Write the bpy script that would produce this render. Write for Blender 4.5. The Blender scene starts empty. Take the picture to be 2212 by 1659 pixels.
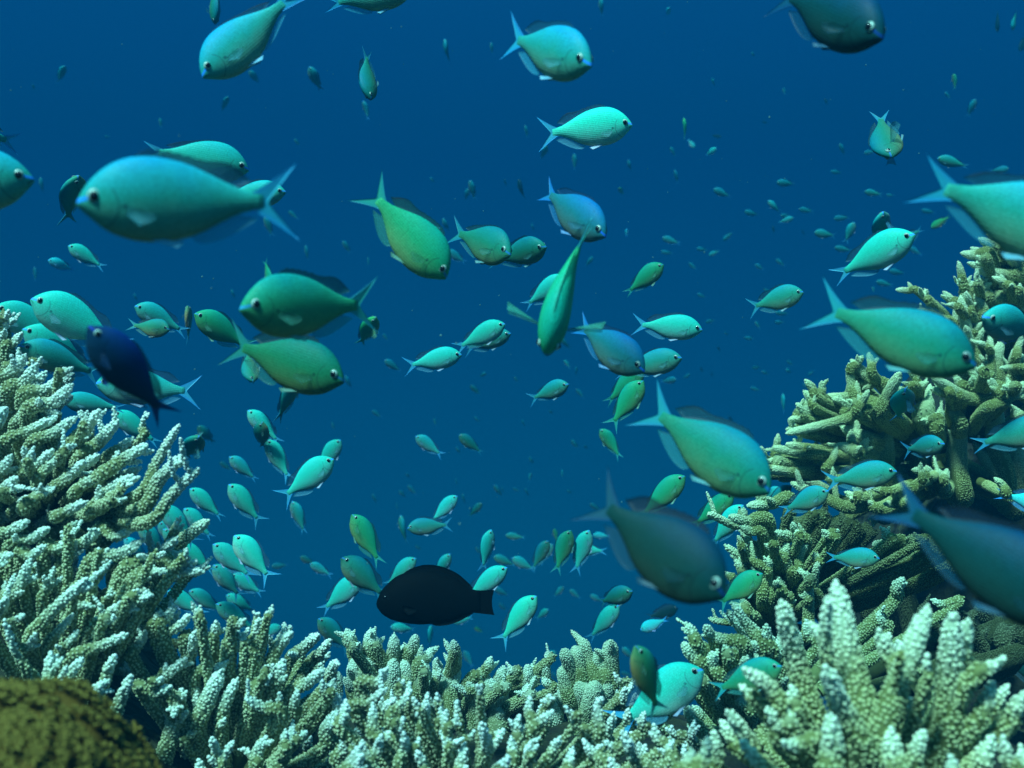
import bpy, math, random
import numpy as np
from mathutils import Vector, Matrix, noise

random.seed(7)
rng = np.random.default_rng(7)
scene = bpy.context.scene
COL = scene.collection

# ------------------------------------------------------------------ camera
F = 2372.0                      # focal length in photo pixels (photo 2212 x 1659 wide as measured)
CX, CY = 1106.0, 829.5
cam_data = bpy.data.cameras.new("camera")
cam_data.sensor_width = 36.0
cam_data.lens = 36.0 * F / 2212.0
cam_data.clip_start = 0.02
cam_data.clip_end = 200.0
cam_data.dof.use_dof = True
cam_data.dof.focus_distance = 1.25
cam_data.dof.aperture_fstop = 11.0
cam = bpy.data.objects.new("camera", cam_data)
cam.location = (0, 0, 0)
cam.rotation_euler = (math.radians(90), 0, 0)
COL.objects.link(cam)
scene.camera = cam

# ------------------------------------------------------------------ world and sun
SUN_ELEV, SUN_AZ = math.radians(53), math.radians(-148)   # azimuth measured from +Y towards +X
world = bpy.data.worlds.new("World")
scene.world = world
world.use_nodes = True
wn, wl = world.node_tree.nodes, world.node_tree.links
wn.clear()
w_out = wn.new("ShaderNodeOutputWorld")
w_bg = wn.new("ShaderNodeBackground")
w_sky = wn.new("ShaderNodeTexSky")
w_sky.sky_type = 'NISHITA'
w_sky.sun_disc = False
w_sky.sun_elevation = SUN_ELEV
w_sky.sun_rotation = SUN_AZ
w_tint = wn.new("ShaderNodeMix"); w_tint.data_type = 'RGBA'; w_tint.blend_type = 'MULTIPLY'
w_tint.inputs['Factor'].default_value = 1.0
w_tint.inputs['B'].default_value = (0.24, 1.30, 1.05, 1)      # daylight after a few metres of sea water
w_geo = wn.new("ShaderNodeTexCoord")
w_sep = wn.new("ShaderNodeSeparateXYZ")
w_map = wn.new("ShaderNodeMapRange")
w_map.interpolation_type = 'SMOOTHSTEP'
w_map.inputs['From Min'].default_value = 0.30
w_map.inputs['From Max'].default_value = 0.85
w_ramp = wn.new("ShaderNodeValToRGB")                          # scattered light of open water by elevation
cr = w_ramp.color_ramp
cr.elements[0].position = 0.0; cr.elements[0].color = (0.02, 0.55, 0.75, 1)
cr.elements[1].position = 1.0; cr.elements[1].color = (0.02, 0.55, 1.5, 1)
e = cr.elements.new(0.42); e.color = (0.005, 1.25, 2.0, 1)
e = cr.elements.new(0.60); e.color = (0.002, 0.40, 1.45, 1)
w_rm = wn.new("ShaderNodeMapRange")
w_rm.inputs['From Min'].default_value = -1.0
w_rm.inputs['From Max'].default_value = 1.0
w_mix = wn.new("ShaderNodeMix"); w_mix.data_type = 'RGBA'
w_bg.inputs['Strength'].default_value = 0.095
wl.new(w_geo.outputs['Generated'], w_sep.inputs[0])
wl.new(w_sep.outputs['Z'], w_map.inputs['Value'])
wl.new(w_sep.outputs['Z'], w_rm.inputs['Value'])
wl.new(w_rm.outputs['Result'], w_ramp.inputs['Fac'])
wl.new(w_sky.outputs[0], w_tint.inputs['A'])
wl.new(w_map.outputs['Result'], w_mix.inputs['Factor'])
wl.new(w_ramp.outputs['Color'], w_mix.inputs['A'])
wl.new(w_tint.outputs['Result'], w_mix.inputs['B'])
wl.new(w_mix.outputs['Result'], w_bg.inputs['Color'])
wl.new(w_bg.outputs[0], w_out.inputs['Surface'])

sun_data = bpy.data.lights.new("sun", 'SUN')
sun_data.energy = 4.4
sun_data.angle = math.radians(8.0)
sun_data.color = (0.47, 1.0, 0.83)
sun = bpy.data.objects.new("sun", sun_data)
COL.objects.link(sun)
_sd = Vector((math.sin(SUN_AZ) * math.cos(SUN_ELEV), math.cos(SUN_AZ) * math.cos(SUN_ELEV), math.sin(SUN_ELEV)))
sun.rotation_euler = _sd.to_track_quat('Z', 'Y').to_euler()

scene.view_settings.view_transform = 'Standard'
scene.view_settings.look = 'None'
scene.view_settings.exposure = 1.36
scene.view_settings.gamma = 1.0
scene.cycles.use_denoising = True
scene.cycles.max_bounces = 6
scene.cycles.transparent_max_bounces = 12
scene.cycles.volume_bounces = 0

# ------------------------------------------------------------------ helpers
def P(x, y, d):
    """photo pixel (2212 wide) at depth d metres -> world point"""
    return np.array([(x - CX) / F * d, d, -(y - CY) / F * d])

def cc(c, r, x, y):
    """coordinates measured in one ninth of the photo -> photo pixel"""
    return 737.333 * c + x / 3.0, 553.0 * r + y / 3.0

def make_mesh(name, verts, quads=None, tris=None, attrs=None, mats=(), mat_idx=None, smooth=True):
    me = bpy.data.meshes.new(name)
    verts = np.asarray(verts, dtype=np.float32)
    q = np.zeros((0, 4), np.int32) if quads is None or len(quads) == 0 else np.asarray(quads, np.int32)
    t = np.zeros((0, 3), np.int32) if tris is None or len(tris) == 0 else np.asarray(tris, np.int32)
    me.vertices.add(len(verts)); me.vertices.foreach_set('co', verts.ravel())
    loops = np.concatenate([q.ravel(), t.ravel()])
    me.loops.add(len(loops)); me.loops.foreach_set('vertex_index', loops)
    npoly = len(q) + len(t)
    me.polygons.add(npoly)
    starts = np.concatenate([np.arange(len(q)) * 4, len(q) * 4 + np.arange(len(t)) * 3]).astype(np.int32)
    me.polygons.foreach_set('loop_start', starts)
    if smooth:
        me.polygons.foreach_set('use_smooth', np.ones(npoly, dtype=bool))
    if mat_idx is not None:
        me.polygons.foreach_set('material_index', np.asarray(mat_idx, np.int32))
    for k, v in (attrs or {}).items():
        a = me.attributes.new(k, 'FLOAT', 'POINT')
        a.data.foreach_set('value', np.asarray(v, np.float32))
    for m in mats:
        me.materials.append(m)
    me.update(calc_edges=True)
    me.validate()
    return me

def link(name, data, parent=None):
    o = bpy.data.objects.new(name, data)
    COL.objects.link(o)
    if parent is not None:
        o.parent = parent
    return o

def tag(o, label=None, cat=None, group=None, kind=None):
    if label: o['label'] = label
    if cat: o['category'] = cat
    if group: o['group'] = group
    if kind: o['kind'] = kind
    return o

def new_mat(name):
    m = bpy.data.materials.new(name)
    m.use_nodes = True
    nt = m.node_tree
    b = nt.nodes['Principled BSDF']
    return m, nt.nodes, nt.links, b

def mathn(n, l, op, a, b=None, c=None, clamp=False):
    x = n.new("ShaderNodeMath"); x.operation = op; x.use_clamp = clamp
    for i, v in enumerate((a, b, c)):
        if v is None: continue
        if isinstance(v, (int, float)): x.inputs[i].default_value = v
        else: l.new(v, x.inputs[i])
    return x.outputs[0]

def mixc(n, l, fac, a, b, mode='MIX'):
    x = n.new("ShaderNodeMix"); x.data_type = 'RGBA'; x.blend_type = mode
    for k, v in (('Factor', fac), ('A', a), ('B', b)):
        s = [i for i in x.inputs if i.name == k and (i.type == 'RGBA' if k != 'Factor' else i.type == 'VALUE')][0]
        if isinstance(v, (int, float)): s.default_value = v
        elif isinstance(v, tuple): s.default_value = (*v, 1) if len(v) == 3 else v
        else: l.new(v, s)
    return [o for o in x.outputs if o.type == 'RGBA'][0]

def ramp(n, l, fac, stops):
    r = n.new("ShaderNodeValToRGB")
    while len(r.color_ramp.elements) < len(stops): r.color_ramp.elements.new(0.5)
    for el, (p, c) in zip(r.color_ramp.elements, stops):
        el.position = p; el.color = (*c, 1)
    l.new(fac, r.inputs['Fac'])
    return r.outputs['Color']

# ------------------------------------------------------------------ materials
def coral_material():
    m, n, l, b = new_mat("staghorn_coral")
    tip = n.new("ShaderNodeAttribute"); tip.attribute_name = "tip"
    bmp = n.new("ShaderNodeAttribute"); bmp.attribute_name = "bump"
    info = n.new("ShaderNodeObjectInfo")
    tc = n.new("ShaderNodeTexCoord")
    nz = n.new("ShaderNodeTexNoise"); nz.inputs['Scale'].default_value = 38.0; nz.inputs['Detail'].default_value = 5
    l.new(tc.outputs['Object'], nz.inputs['Vector'])
    nz2 = n.new("ShaderNodeTexNoise"); nz2.inputs['Scale'].default_value = 700.0
    l.new(tc.outputs['Object'], nz2.inputs['Vector'])
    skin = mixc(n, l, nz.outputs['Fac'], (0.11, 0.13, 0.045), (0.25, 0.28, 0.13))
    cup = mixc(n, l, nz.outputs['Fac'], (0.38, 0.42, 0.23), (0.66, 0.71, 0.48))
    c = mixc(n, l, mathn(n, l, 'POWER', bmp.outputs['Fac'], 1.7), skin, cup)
    tf = mathn(n, l, 'MULTIPLY_ADD', nz.outputs['Fac'], 0.36, mathn(n, l, 'SUBTRACT', tip.outputs['Fac'], 0.18))
    mr = n.new("ShaderNodeMapRange"); mr.interpolation_type = 'SMOOTHSTEP'
    mr.inputs['From Min'].default_value = 0.0; mr.inputs['From Max'].default_value = 0.95
    l.new(tf, mr.inputs['Value'])
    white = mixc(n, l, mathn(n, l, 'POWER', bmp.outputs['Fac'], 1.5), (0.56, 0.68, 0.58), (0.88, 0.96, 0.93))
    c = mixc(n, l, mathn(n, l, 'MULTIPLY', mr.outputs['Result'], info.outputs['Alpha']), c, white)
    c = mixc(n, l, 1.0, c, info.outputs['Color'], 'MULTIPLY')
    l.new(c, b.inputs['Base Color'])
    b.inputs['Roughness'].default_value = 0.8
    b.inputs['Specular IOR Level'].default_value = 0.08
    bp = n.new("ShaderNodeBump"); bp.inputs['Strength'].default_value = 0.5; bp.inputs['Distance'].default_value = 0.0006
    l.new(nz2.outputs['Fac'], bp.inputs['Height']); l.new(bp.outputs[0], b.inputs['Normal'])
    return m

def fish_body_material():
    m, n, l, b = new_mat("fish_skin")
    tc = n.new("ShaderNodeTexCoord")
    info = n.new("ShaderNodeObjectInfo")
    sx = n.new("ShaderNodeSeparateXYZ"); l.new(tc.outputs['Object'], sx.inputs[0])
    t = mathn(n, l, 'SUBTRACT', 0.5, sx.outputs['X'])
    z = sx.outputs['Z']
    nz = n.new("ShaderNodeTexNoise"); nz.inputs['Scale'].default_value = 9; nz.inputs['Detail'].default_value = 3
    addr = n.new("ShaderNodeVectorMath"); addr.operation = 'ADD'
    l.new(tc.outputs['Object'], addr.inputs[0]); l.new(info.outputs['Random'], addr.inputs[1])
    l.new(addr.outputs[0], nz.inputs['Vector'])
    zz = mathn(n, l, 'MULTIPLY_ADD', nz.outputs['Fac'], 0.08, mathn(n, l, 'SUBTRACT', z, 0.04))
    f = mathn(n, l, 'MULTIPLY_ADD', zz, 2.5, 0.47, clamp=True)
    deep = ramp(n, l, f, [(0.05, (0.40, 0.45, 0.22)), (0.28, (0.16, 0.42, 0.24)), (0.52, (0.035, 0.40, 0.28)),
                          (0.78, (0.02, 0.42, 0.47)), (0.97, (0.006, 0.35, 0.58))])
    mint = ramp(n, l, f, [(0.03, (0.26, 0.66, 0.50)), (0.3, (0.08, 0.68, 0.48)), (0.62, (0.02, 0.76, 0.50)),
                          (0.95, (0.012, 0.72, 0.56))])
    c = mixc(n, l, info.outputs['Alpha'], deep, mint)
    # scale lattice on the flanks
    nd = n.new("ShaderNodeTexNoise"); nd.inputs['Scale'].default_value = 14; nd.inputs['Detail'].default_value = 2
    l.new(addr.outputs[0], nd.inputs['Vector'])
    dist = mathn(n, l, 'MULTIPLY', nd.outputs['Fac'], 0.05)
    zb = mathn(n, l, 'MULTIPLY', mathn(n, l, 'MULTIPLY', z, z), 1.1)          # scale rows bow along the flank
    td = mathn(n, l, 'ADD', mathn(n, l, 'ADD', t, zb), dist)
    a1 = mathn(n, l, 'SINE', mathn(n, l, 'MULTIPLY', mathn(n, l, 'ADD', td, z), 170.0))
    a2 = mathn(n, l, 'SINE', mathn(n, l, 'MULTIPLY', mathn(n, l, 'SUBTRACT', td, z), 170.0))
    lat = mathn(n, l, 'MULTIPLY', a1, a2)
    onb = mathn(n, l, 'GREATER_THAN', t, 0.19)
    lat = mathn(n, l, 'MULTIPLY', lat, onb)
    c = mixc(n, l, mathn(n, l, 'MULTIPLY_ADD', lat, 0.10, 0.09, clamp=True), c, (0.01, 0.12, 0.10))
    fine = n.new("ShaderNodeTexNoise"); fine.inputs['Scale'].default_value = 70; fine.inputs['Detail'].default_value = 3
    l.new(addr.outputs[0], fine.inputs['Vector'])
    c = mixc(n, l, 1.0, c, ramp(n, l, fine.outputs['Fac'], [(0.32, (0.68, 0.76, 0.72)), (0.66, (1.0, 1.0, 1.0))]), 'MULTIPLY')
    # gill cover edge: an arc behind the eye
    dx = mathn(n, l, 'SUBTRACT', t, 0.075); dz = mathn(n, l, 'ADD', z, 0.005)
    rad = mathn(n, l, 'SQRT', mathn(n, l, 'ADD', mathn(n, l, 'MULTIPLY', dx, dx), mathn(n, l, 'MULTIPLY', dz, dz)))
    band = mathn(n, l, 'LESS_THAN', mathn(n, l, 'ABSOLUTE', mathn(n, l, 'SUBTRACT', rad, 0.112)), 0.0045)
    band = mathn(n, l, 'MULTIPLY', band, mathn(n, l, 'GREATER_THAN', t, 0.12))
    band = mathn(n, l, 'MULTIPLY', band, mathn(n, l, 'LESS_THAN', z, 0.07))
    c = mixc(n, l, mathn(n, l, 'MULTIPLY', band, 0.5), c, (0.02, 0.10, 0.09))
    # mouth line
    ml = mathn(n, l, 'LESS_THAN', mathn(n, l, 'ABSOLUTE', mathn(n, l, 'ADD', z, mathn(n, l, 'MULTIPLY', t, 0.55))), 0.004)
    ml = mathn(n, l, 'MULTIPLY', ml, mathn(n, l, 'LESS_THAN', t, 0.04))
    c = mixc(n, l, mathn(n, l, 'MULTIPLY', ml, 0.75), c, (0.02, 0.05, 0.05))
    # blue streak from eye to snout
    ln = mathn(n, l, 'ABSOLUTE', mathn(n, l, 'SUBTRACT', z, mathn(n, l, 'MULTIPLY_ADD', t, 0.30, 0.008)))
    st = mathn(n, l, 'MULTIPLY', mathn(n, l, 'LESS_THAN', ln, 0.009), mathn(n, l, 'LESS_THAN', t, 0.06))
    c = mixc(n, l, mathn(n, l, 'MULTIPLY', st, 0.85), c, (0.04, 0.34, 1.0))
    # dark spot at the pectoral fin root
    sp = mathn(n, l, 'ADD', mathn(n, l, 'POWER', mathn(n, l, 'SUBTRACT', t, 0.215), 2.0), mathn(n, l, 'POWER', mathn(n, l, 'ADD', z, 0.012), 2.0))
    c = mixc(n, l, mathn(n, l, 'MULTIPLY', mathn(n, l, 'LESS_THAN', sp, 0.00016), 0.6), c, (0.01, 0.06, 0.08))
    c = mixc(n, l, 1.0, c, info.outputs['Color'], 'MULTIPLY')
    l.new(c, b.inputs['Base Color'])
    b.inputs['Roughness'].default_value = 0.55
    b.inputs['Specular IOR Level'].default_value = 0.10
    b.inputs['Metallic'].default_value = 0.0
    bp = n.new("ShaderNodeBump"); bp.inputs['Strength'].default_value = 0.12; bp.inputs['Distance'].default_value = 0.002
    l.new(lat, bp.inputs['Height']); l.new(bp.outputs[0], b.inputs['Normal'])
    return m

def fin_material(name, base, alpha, rays=260.0, blue=0.0):
    m, n, l, b = new_mat(name)
    tc = n.new("ShaderNodeTexCoord")
    info = n.new("ShaderNodeObjectInfo")
    ra = n.new("ShaderNodeAttribute"); ra.attribute_name = "ray"
    s = mathn(n, l, 'MULTIPLY_ADD', mathn(n, l, 'SINE', mathn(n, l, 'MULTIPLY', ra.outputs['Fac'], rays)), 0.5, 0.5)
    c = mixc(n, l, s, tuple(0.75 * v for v in base), base)
    edge = mathn(n, l, 'POWER', mathn(n, l, 'ABSOLUTE', mathn(n, l, 'MULTIPLY_ADD', ra.outputs['Fac'], 2.0, -1.0)), 3.0)
    c = mixc(n, l, mathn(n, l, 'MULTIPLY', edge, blue), c, (0.01, 0.22, 0.80))
    c = mixc(n, l, 0.96, c, info.outputs['Color'], 'MULTIPLY')
    l.new(c, b.inputs['Base Color'])
    l.new(mathn(n, l, 'MULTIPLY_ADD', s, 0.15, alpha - 0.075), b.inputs['Alpha'])
    b.inputs['Roughness'].default_value = 0.5
    b.inputs['Specular IOR Level'].default_value = 0.25
    return m

def plain_material(name, col, rough=0.4, spec=0.4):
    m, n, l, b = new_mat(name)
    tc = n.new("ShaderNodeTexCoord")
    nz = n.new("ShaderNodeTexNoise"); nz.inputs['Scale'].default_value = 30
    l.new(tc.outputs['Object'], nz.inputs['Vector'])
    l.new(mixc(n, l, nz.outputs['Fac'], tuple(0.75 * v for v in col), tuple(1.25 * v for v in col)), b.inputs['Base Color'])
    b.inputs['Roughness'].default_value = rough
    b.inputs['Specular IOR Level'].default_value = spec
    return m

def rock_material():
    m, n, l, b = new_mat("reef_rock")
    tc = n.new("ShaderNodeTexCoord")
    nz = n.new("ShaderNodeTexNoise"); nz.inputs['Scale'].default_value = 22; nz.inputs['Detail'].default_value = 8
    l.new(tc.outputs['Object'], nz.inputs['Vector'])
    vo = n.new("ShaderNodeTexVoronoi"); vo.inputs['Scale'].default_value = 55
    l.new(tc.outputs['Object'], vo.inputs['Vector'])
    c = ramp(n, l, nz.outputs['Fac'], [(0.3, (0.008, 0.014, 0.006)), (0.55, (0.018, 0.026, 0.010)), (0.75, (0.045, 0.055, 0.022))])
    sz_ = n.new("ShaderNodeSeparateXYZ"); l.new(tc.outputs['Object'], sz_.inputs[0])
    mr = n.new("ShaderNodeMapRange"); mr.inputs['From Min'].default_value = -0.9; mr.inputs['From Max'].default_value = -1.7
    l.new(sz_.outputs['Z'], mr.inputs['Value'])
    bounce_sand = mixc(n, l, nz.outputs['Fac'], (0.30, 0.32, 0.25), (0.52, 0.54, 0.44))
    c = mixc(n, l, mr.outputs['Result'], c, bounce_sand)                       # pale sand below the reef edge, added to bounce light upward
    l.new(c, b.inputs['Base Color'])
    b.inputs['Roughness'].default_value = 0.95
    bp = n.new("ShaderNodeBump"); bp.inputs['Distance'].default_value = 0.02
    l.new(mathn(n, l, 'ADD', nz.outputs['Fac'], vo.outputs['Distance']), bp.inputs['Height'])
    l.new(bp.outputs[0], b.inputs['Normal'])
    return m

def soft_material():
    m, n, l, b = new_mat("brown_soft_coral")
    tc = n.new("ShaderNodeTexCoord")
    at = n.new("ShaderNodeAttribute"); at.attribute_name = "tip"
    nz = n.new("ShaderNodeTexNoise"); nz.inputs['Scale'].default_value = 25; nz.inputs['Detail'].default_value = 4
    l.new(tc.outputs['Object'], nz.inputs['Vector'])
    a = mixc(n, l, nz.outputs['Fac'], (0.066, 0.040, 0.006), (0.15, 0.088, 0.013))
    c = mixc(n, l, at.outputs['Fac'], a, (0.20, 0.15, 0.03))
    l.new(c, b.inputs['Base Color'])
    b.inputs['Roughness'].default_value = 0.8
    b.inputs['Specular IOR Level'].default_value = 0.15
    return m

MAT_CORAL = coral_material()
MAT_SKIN = fish_body_material()
MAT_FIN = fin_material("fish_fin", (0.07, 0.42, 0.52), 0.36)
MAT_TAIL = fin_material("fish_tail", (0.04, 0.50, 0.62), 0.92, blue=0.45)
MAT_DORSAL = fin_material("fish_dorsal_fin", (0.015, 0.11, 0.17), 0.52)
MAT_PELVIC = fin_material("fish_pelvic_fin", (0.30, 0.62, 0.72), 0.75)
MAT_PECTORAL = fin_material("fish_pectoral_fin", (0.10, 0.42, 0.45), 0.17)
MAT_IRIS = plain_material("fish_iris", (0.30, 0.46, 0.42), 0.25, 0.4)
MAT_PUPIL = plain_material("fish_pupil", (0.004, 0.006, 0.010), 0.15, 0.6)
MAT_BLACK = plain_material("black_fish_skin", (0.0007, 0.0018, 0.0030), 0.7, 0.04)
MAT_ROCK = rock_material()
MAT_SOFT = soft_material()

# ------------------------------------------------------------------ seabed: reef slope, gully in the middle, drop-off behind
def sstep(x, a, b):
    t = np.clip((x - a) / (b - a), 0, 1)
    return t * t * (3 - 2 * t)

def seabed_height(X, Y):
    z = -0.36 - 0.05 * sstep(Y, 0.5, 1.2)
    left = np.clip(-X - 0.14, 0, 2)
    z = z + (0.50 * left + 0.60 * left ** 2) * sstep(Y, 0.2, 0.8) * (1 - 0.5 * sstep(left, 0.5, 1.2))
    z = z + 0.50 * sstep(X, 0.50, 0.98) * sstep(Y, 1.35, 1.9)
    drop_c = 1.30 - 0.14 * sstep(-X, 0.1, 0.4) + 1.05 * sstep(X, 0.38, 0.8)
    z = z - 0.9 * sstep(Y - drop_c, 0.0, 0.35) - 1.6 * sstep(Y - drop_c, 0.25, 2.5) - 1.2 * sstep(Y, 3, 8)
    return z

def axis_samples(a, b, fine_a, fine_b, nf, nc):
    return np.unique(np.concatenate([np.linspace(a, fine_a, nc), np.linspace(fine_a, fine_b, nf), np.linspace(fine_b, b, nc)]))

gx = axis_samples(-6.5, 6.5, -1.4, 1.6, 150, 26)
gy = axis_samples(-1.0, 9.0, 0.1, 2.8, 130, 26)
XX, YY = np.meshgrid(gx, gy)
ZZ = seabed_height(XX, YY)
for i in range(ZZ.shape[0]):
    for j in range(ZZ.shape[1]):
        p = Vector((XX[i, j], YY[i, j], 0))
        ZZ[i, j] += 0.030 * noise.noise(p * 9) + 0.016 * noise.noise(p * 23) + 0.06 * noise.noise(p * 2.2)
nyv, nxv = ZZ.shape
idx = np.arange(nyv * nxv).reshape(nyv, nxv)
q = np.stack([idx[:-1, :-1], idx[:-1, 1:], idx[1:, 1:], idx[1:, :-1]], -1).reshape(-1, 4)
seabed = link("seabed", make_mesh("seabed", np.stack([XX, YY, ZZ], -1).reshape(-1, 3), quads=q, mats=(MAT_ROCK,)))
tag(seabed, "dark olive reef rock sloping up at both sides under the corals", "seabed", kind='structure')
# ------------------------------------------------------------------ corals
def dome_template():
    v, q, t = [], [], []
    n = 6
    for rr, h in ((1.0, -0.15), (0.86, 0.5), (0.45, 0.95)):
        for k in range(n):
            a = 2 * math.pi * k / n
            v.append((rr * math.cos(a), rr * math.sin(a), h))
    v.append((0, 0, 1.08))
    for r in range(2):
        for k in range(n):
            q.append((r * n + k, r * n + (k + 1) % n, (r + 1) * n + (k + 1) % n, (r + 1) * n + k))
    for k in range(n):
        t.append((2 * n + k, 2 * n + (k + 1) % n, 3 * n))
    return np.array(v), np.array(q), np.array(t)

DV, DQ, DT = dome_template()
DB = np.clip(DV[:, 2], 0, 1)

def norm(v):
    return v / (np.linalg.norm(v, axis=-1, keepdims=True) + 1e-12)

class Builder:
    def __init__(self):
        self.v, self.q, self.t, self.tip, self.bump = [], [], [], [], []
        self.n = 0
    def add(self, v, q, t, tip, bump):
        self.v.append(v); self.tip.append(tip); self.bump.append(bump)
        if len(q): self.q.append(np.asarray(q) + self.n)
        if len(t): self.t.append(np.asarray(t) + self.n)
        self.n += len(v)
    def mesh(self, name, mat, origin):
        v = np.concatenate(self.v) - origin
        return make_mesh(name, v, np.concatenate(self.q) if self.q else None, np.concatenate(self.t) if self.t else None,
                         {'tip': np.concatenate(self.tip), 'bump': np.concatenate(self.bump)}, (mat,))

def frames(path):
    tan = norm(np.gradient(path, axis=0))
    ref = np.array([0.3, 0.9, 0.2])
    if abs(np.dot(tan[0], norm(ref))) > 0.9: ref = np.array([0.9, 0.1, 0.3])
    nrm = []
    cur = ref
    for tg in tan:
        cur = cur - tg * np.dot(cur, tg)
        cur = cur / np.linalg.norm(cur)
        nrm.append(cur)
    nrm = np.array(nrm)
    return tan, nrm, np.cross(tan, nrm)

def add_tube(B, path, rad, tipv, spacing, bump_from=0.0, segs=12, bsize=1.0):
    n = len(path)
    tan, nr, bi = frames(path)
    ang = np.arange(segs) * 2 * math.pi / segs
    ring = np.cos(ang)[None, :, None] * nr[:, None, :] + np.sin(ang)[None, :, None] * bi[:, None, :]
    wob = 1 + 0.05 * rng.standard_normal((n, segs)).cumsum(0) / np.sqrt(np.arange(1, n + 1))[:, None]
    wob = np.clip(wob, 0.82, 1.2)
    v = path[:, None, :] + ring * (rad[:, None] * wob)[:, :, None]
    verts = v.reshape(-1, 3)
    idx = np.arange(n * segs).reshape(n, segs)
    q = np.stack([idx[:-1], np.roll(idx[:-1], -1, 1), np.roll(idx[1:], -1, 1), idx[1:]], -1).reshape(-1, 4)
    verts = np.concatenate([verts, [path[-1] + tan[-1] * rad[-1] * 0.5]])
    t = np.array([(idx[-1, k], idx[-1, (k + 1) % segs], n * segs) for k in range(segs)])
    tp = np.concatenate([np.repeat(tipv, segs), [tipv[-1]]])
    B.add(verts, q, t, tp, np.zeros(len(verts)))
    # corallite cups over the skin
    seg = np.linalg.norm(np.diff(path, axis=0), axis=1)
    s = np.concatenate([[0], np.cumsum(seg)])
    L = s[-1]
    rows = np.arange(bump_from * L, L, spacing * 0.87)
    ps, th = [], []
    for i, r0 in enumerate(rows):
        rr = np.interp(r0, s, rad)
        cnt = max(3, int(round(2 * math.pi * rr / spacing)))
        base = rng.random() * 6.28
        for k in range(cnt):
            if rng.random() < 0.07: continue
            ps.append(r0 + rng.normal(0, spacing * 0.16)); th.append(base + (k + 0.22 * rng.normal()) * 2 * math.pi / cnt)
    ps.append(L); th.append(0)
    ps = np.clip(np.array(ps), 0, L); th = np.array(th)
    def ip(arr): return np.stack([np.interp(ps, s, arr[:, k]) for k in range(3)], -1)
    c, a, e1, e2 = ip(path), norm(ip(tan)), norm(ip(nr)), norm(ip(bi))
    rr = np.interp(ps, s, rad); tv = np.interp(ps, s, tipv)
    out = np.cos(th)[:, None] * e1 + np.sin(th)[:, None] * e2
    pos = c + out * (rr * 0.97)[:, None]
    d = norm(out + a * (0.45 + 0.25 * rng.random(len(ps)))[:, None])
    pos[-1] = path[-1]; d[-1] = a[-1]
    e = norm(np.cross(d, a + 0.01)); f = np.cross(d, e)
    sz = spacing * 0.46 * bsize * (0.75 + 0.5 * rng.random(len(ps)))
    hh = spacing * 0.36 * bsize * bsize * (0.7 + 0.7 * rng.random(len(ps)))
    V = (pos[:, None, :] + (DV[None, :, 0:1] * e[:, None, :] + DV[None, :, 1:2] * f[:, None, :]) * sz[:, None, None]
         + DV[None, :, 2:3] * d[:, None, :] * hh[:, None, None])
    m = len(ps); k = len(DV)
    off = (np.arange(m) * k)[:, None, None]
    B.add(V.reshape(-1, 3), (DQ[None] + off).reshape(-1, 4), (DT[None] + off).reshape(-1, 3),
          np.repeat(tv, k), np.tile(DB, m))

def bezier(pts, n):
    pts = np.array(pts)
    # Catmull-Rom through the points
    ext = np.concatenate([[2 * pts[0] - pts[1]], pts, [2 * pts[-1] - pts[-2]]])
    out = []
    m = len(pts) - 1
    for u in np.linspace(0, m, n):
        i = min(int(u), m - 1); t = u - i
        p0, p1, p2, p3 = ext[i:i + 4]
        out.append(0.5 * ((2 * p1) + (-p0 + p2) * t + (2 * p0 - 5 * p1 + 4 * p2 - p3) * t * t + (-p0 + 3 * p1 - 3 * p2 + p3) * t ** 3))
    return np.array(out)

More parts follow.
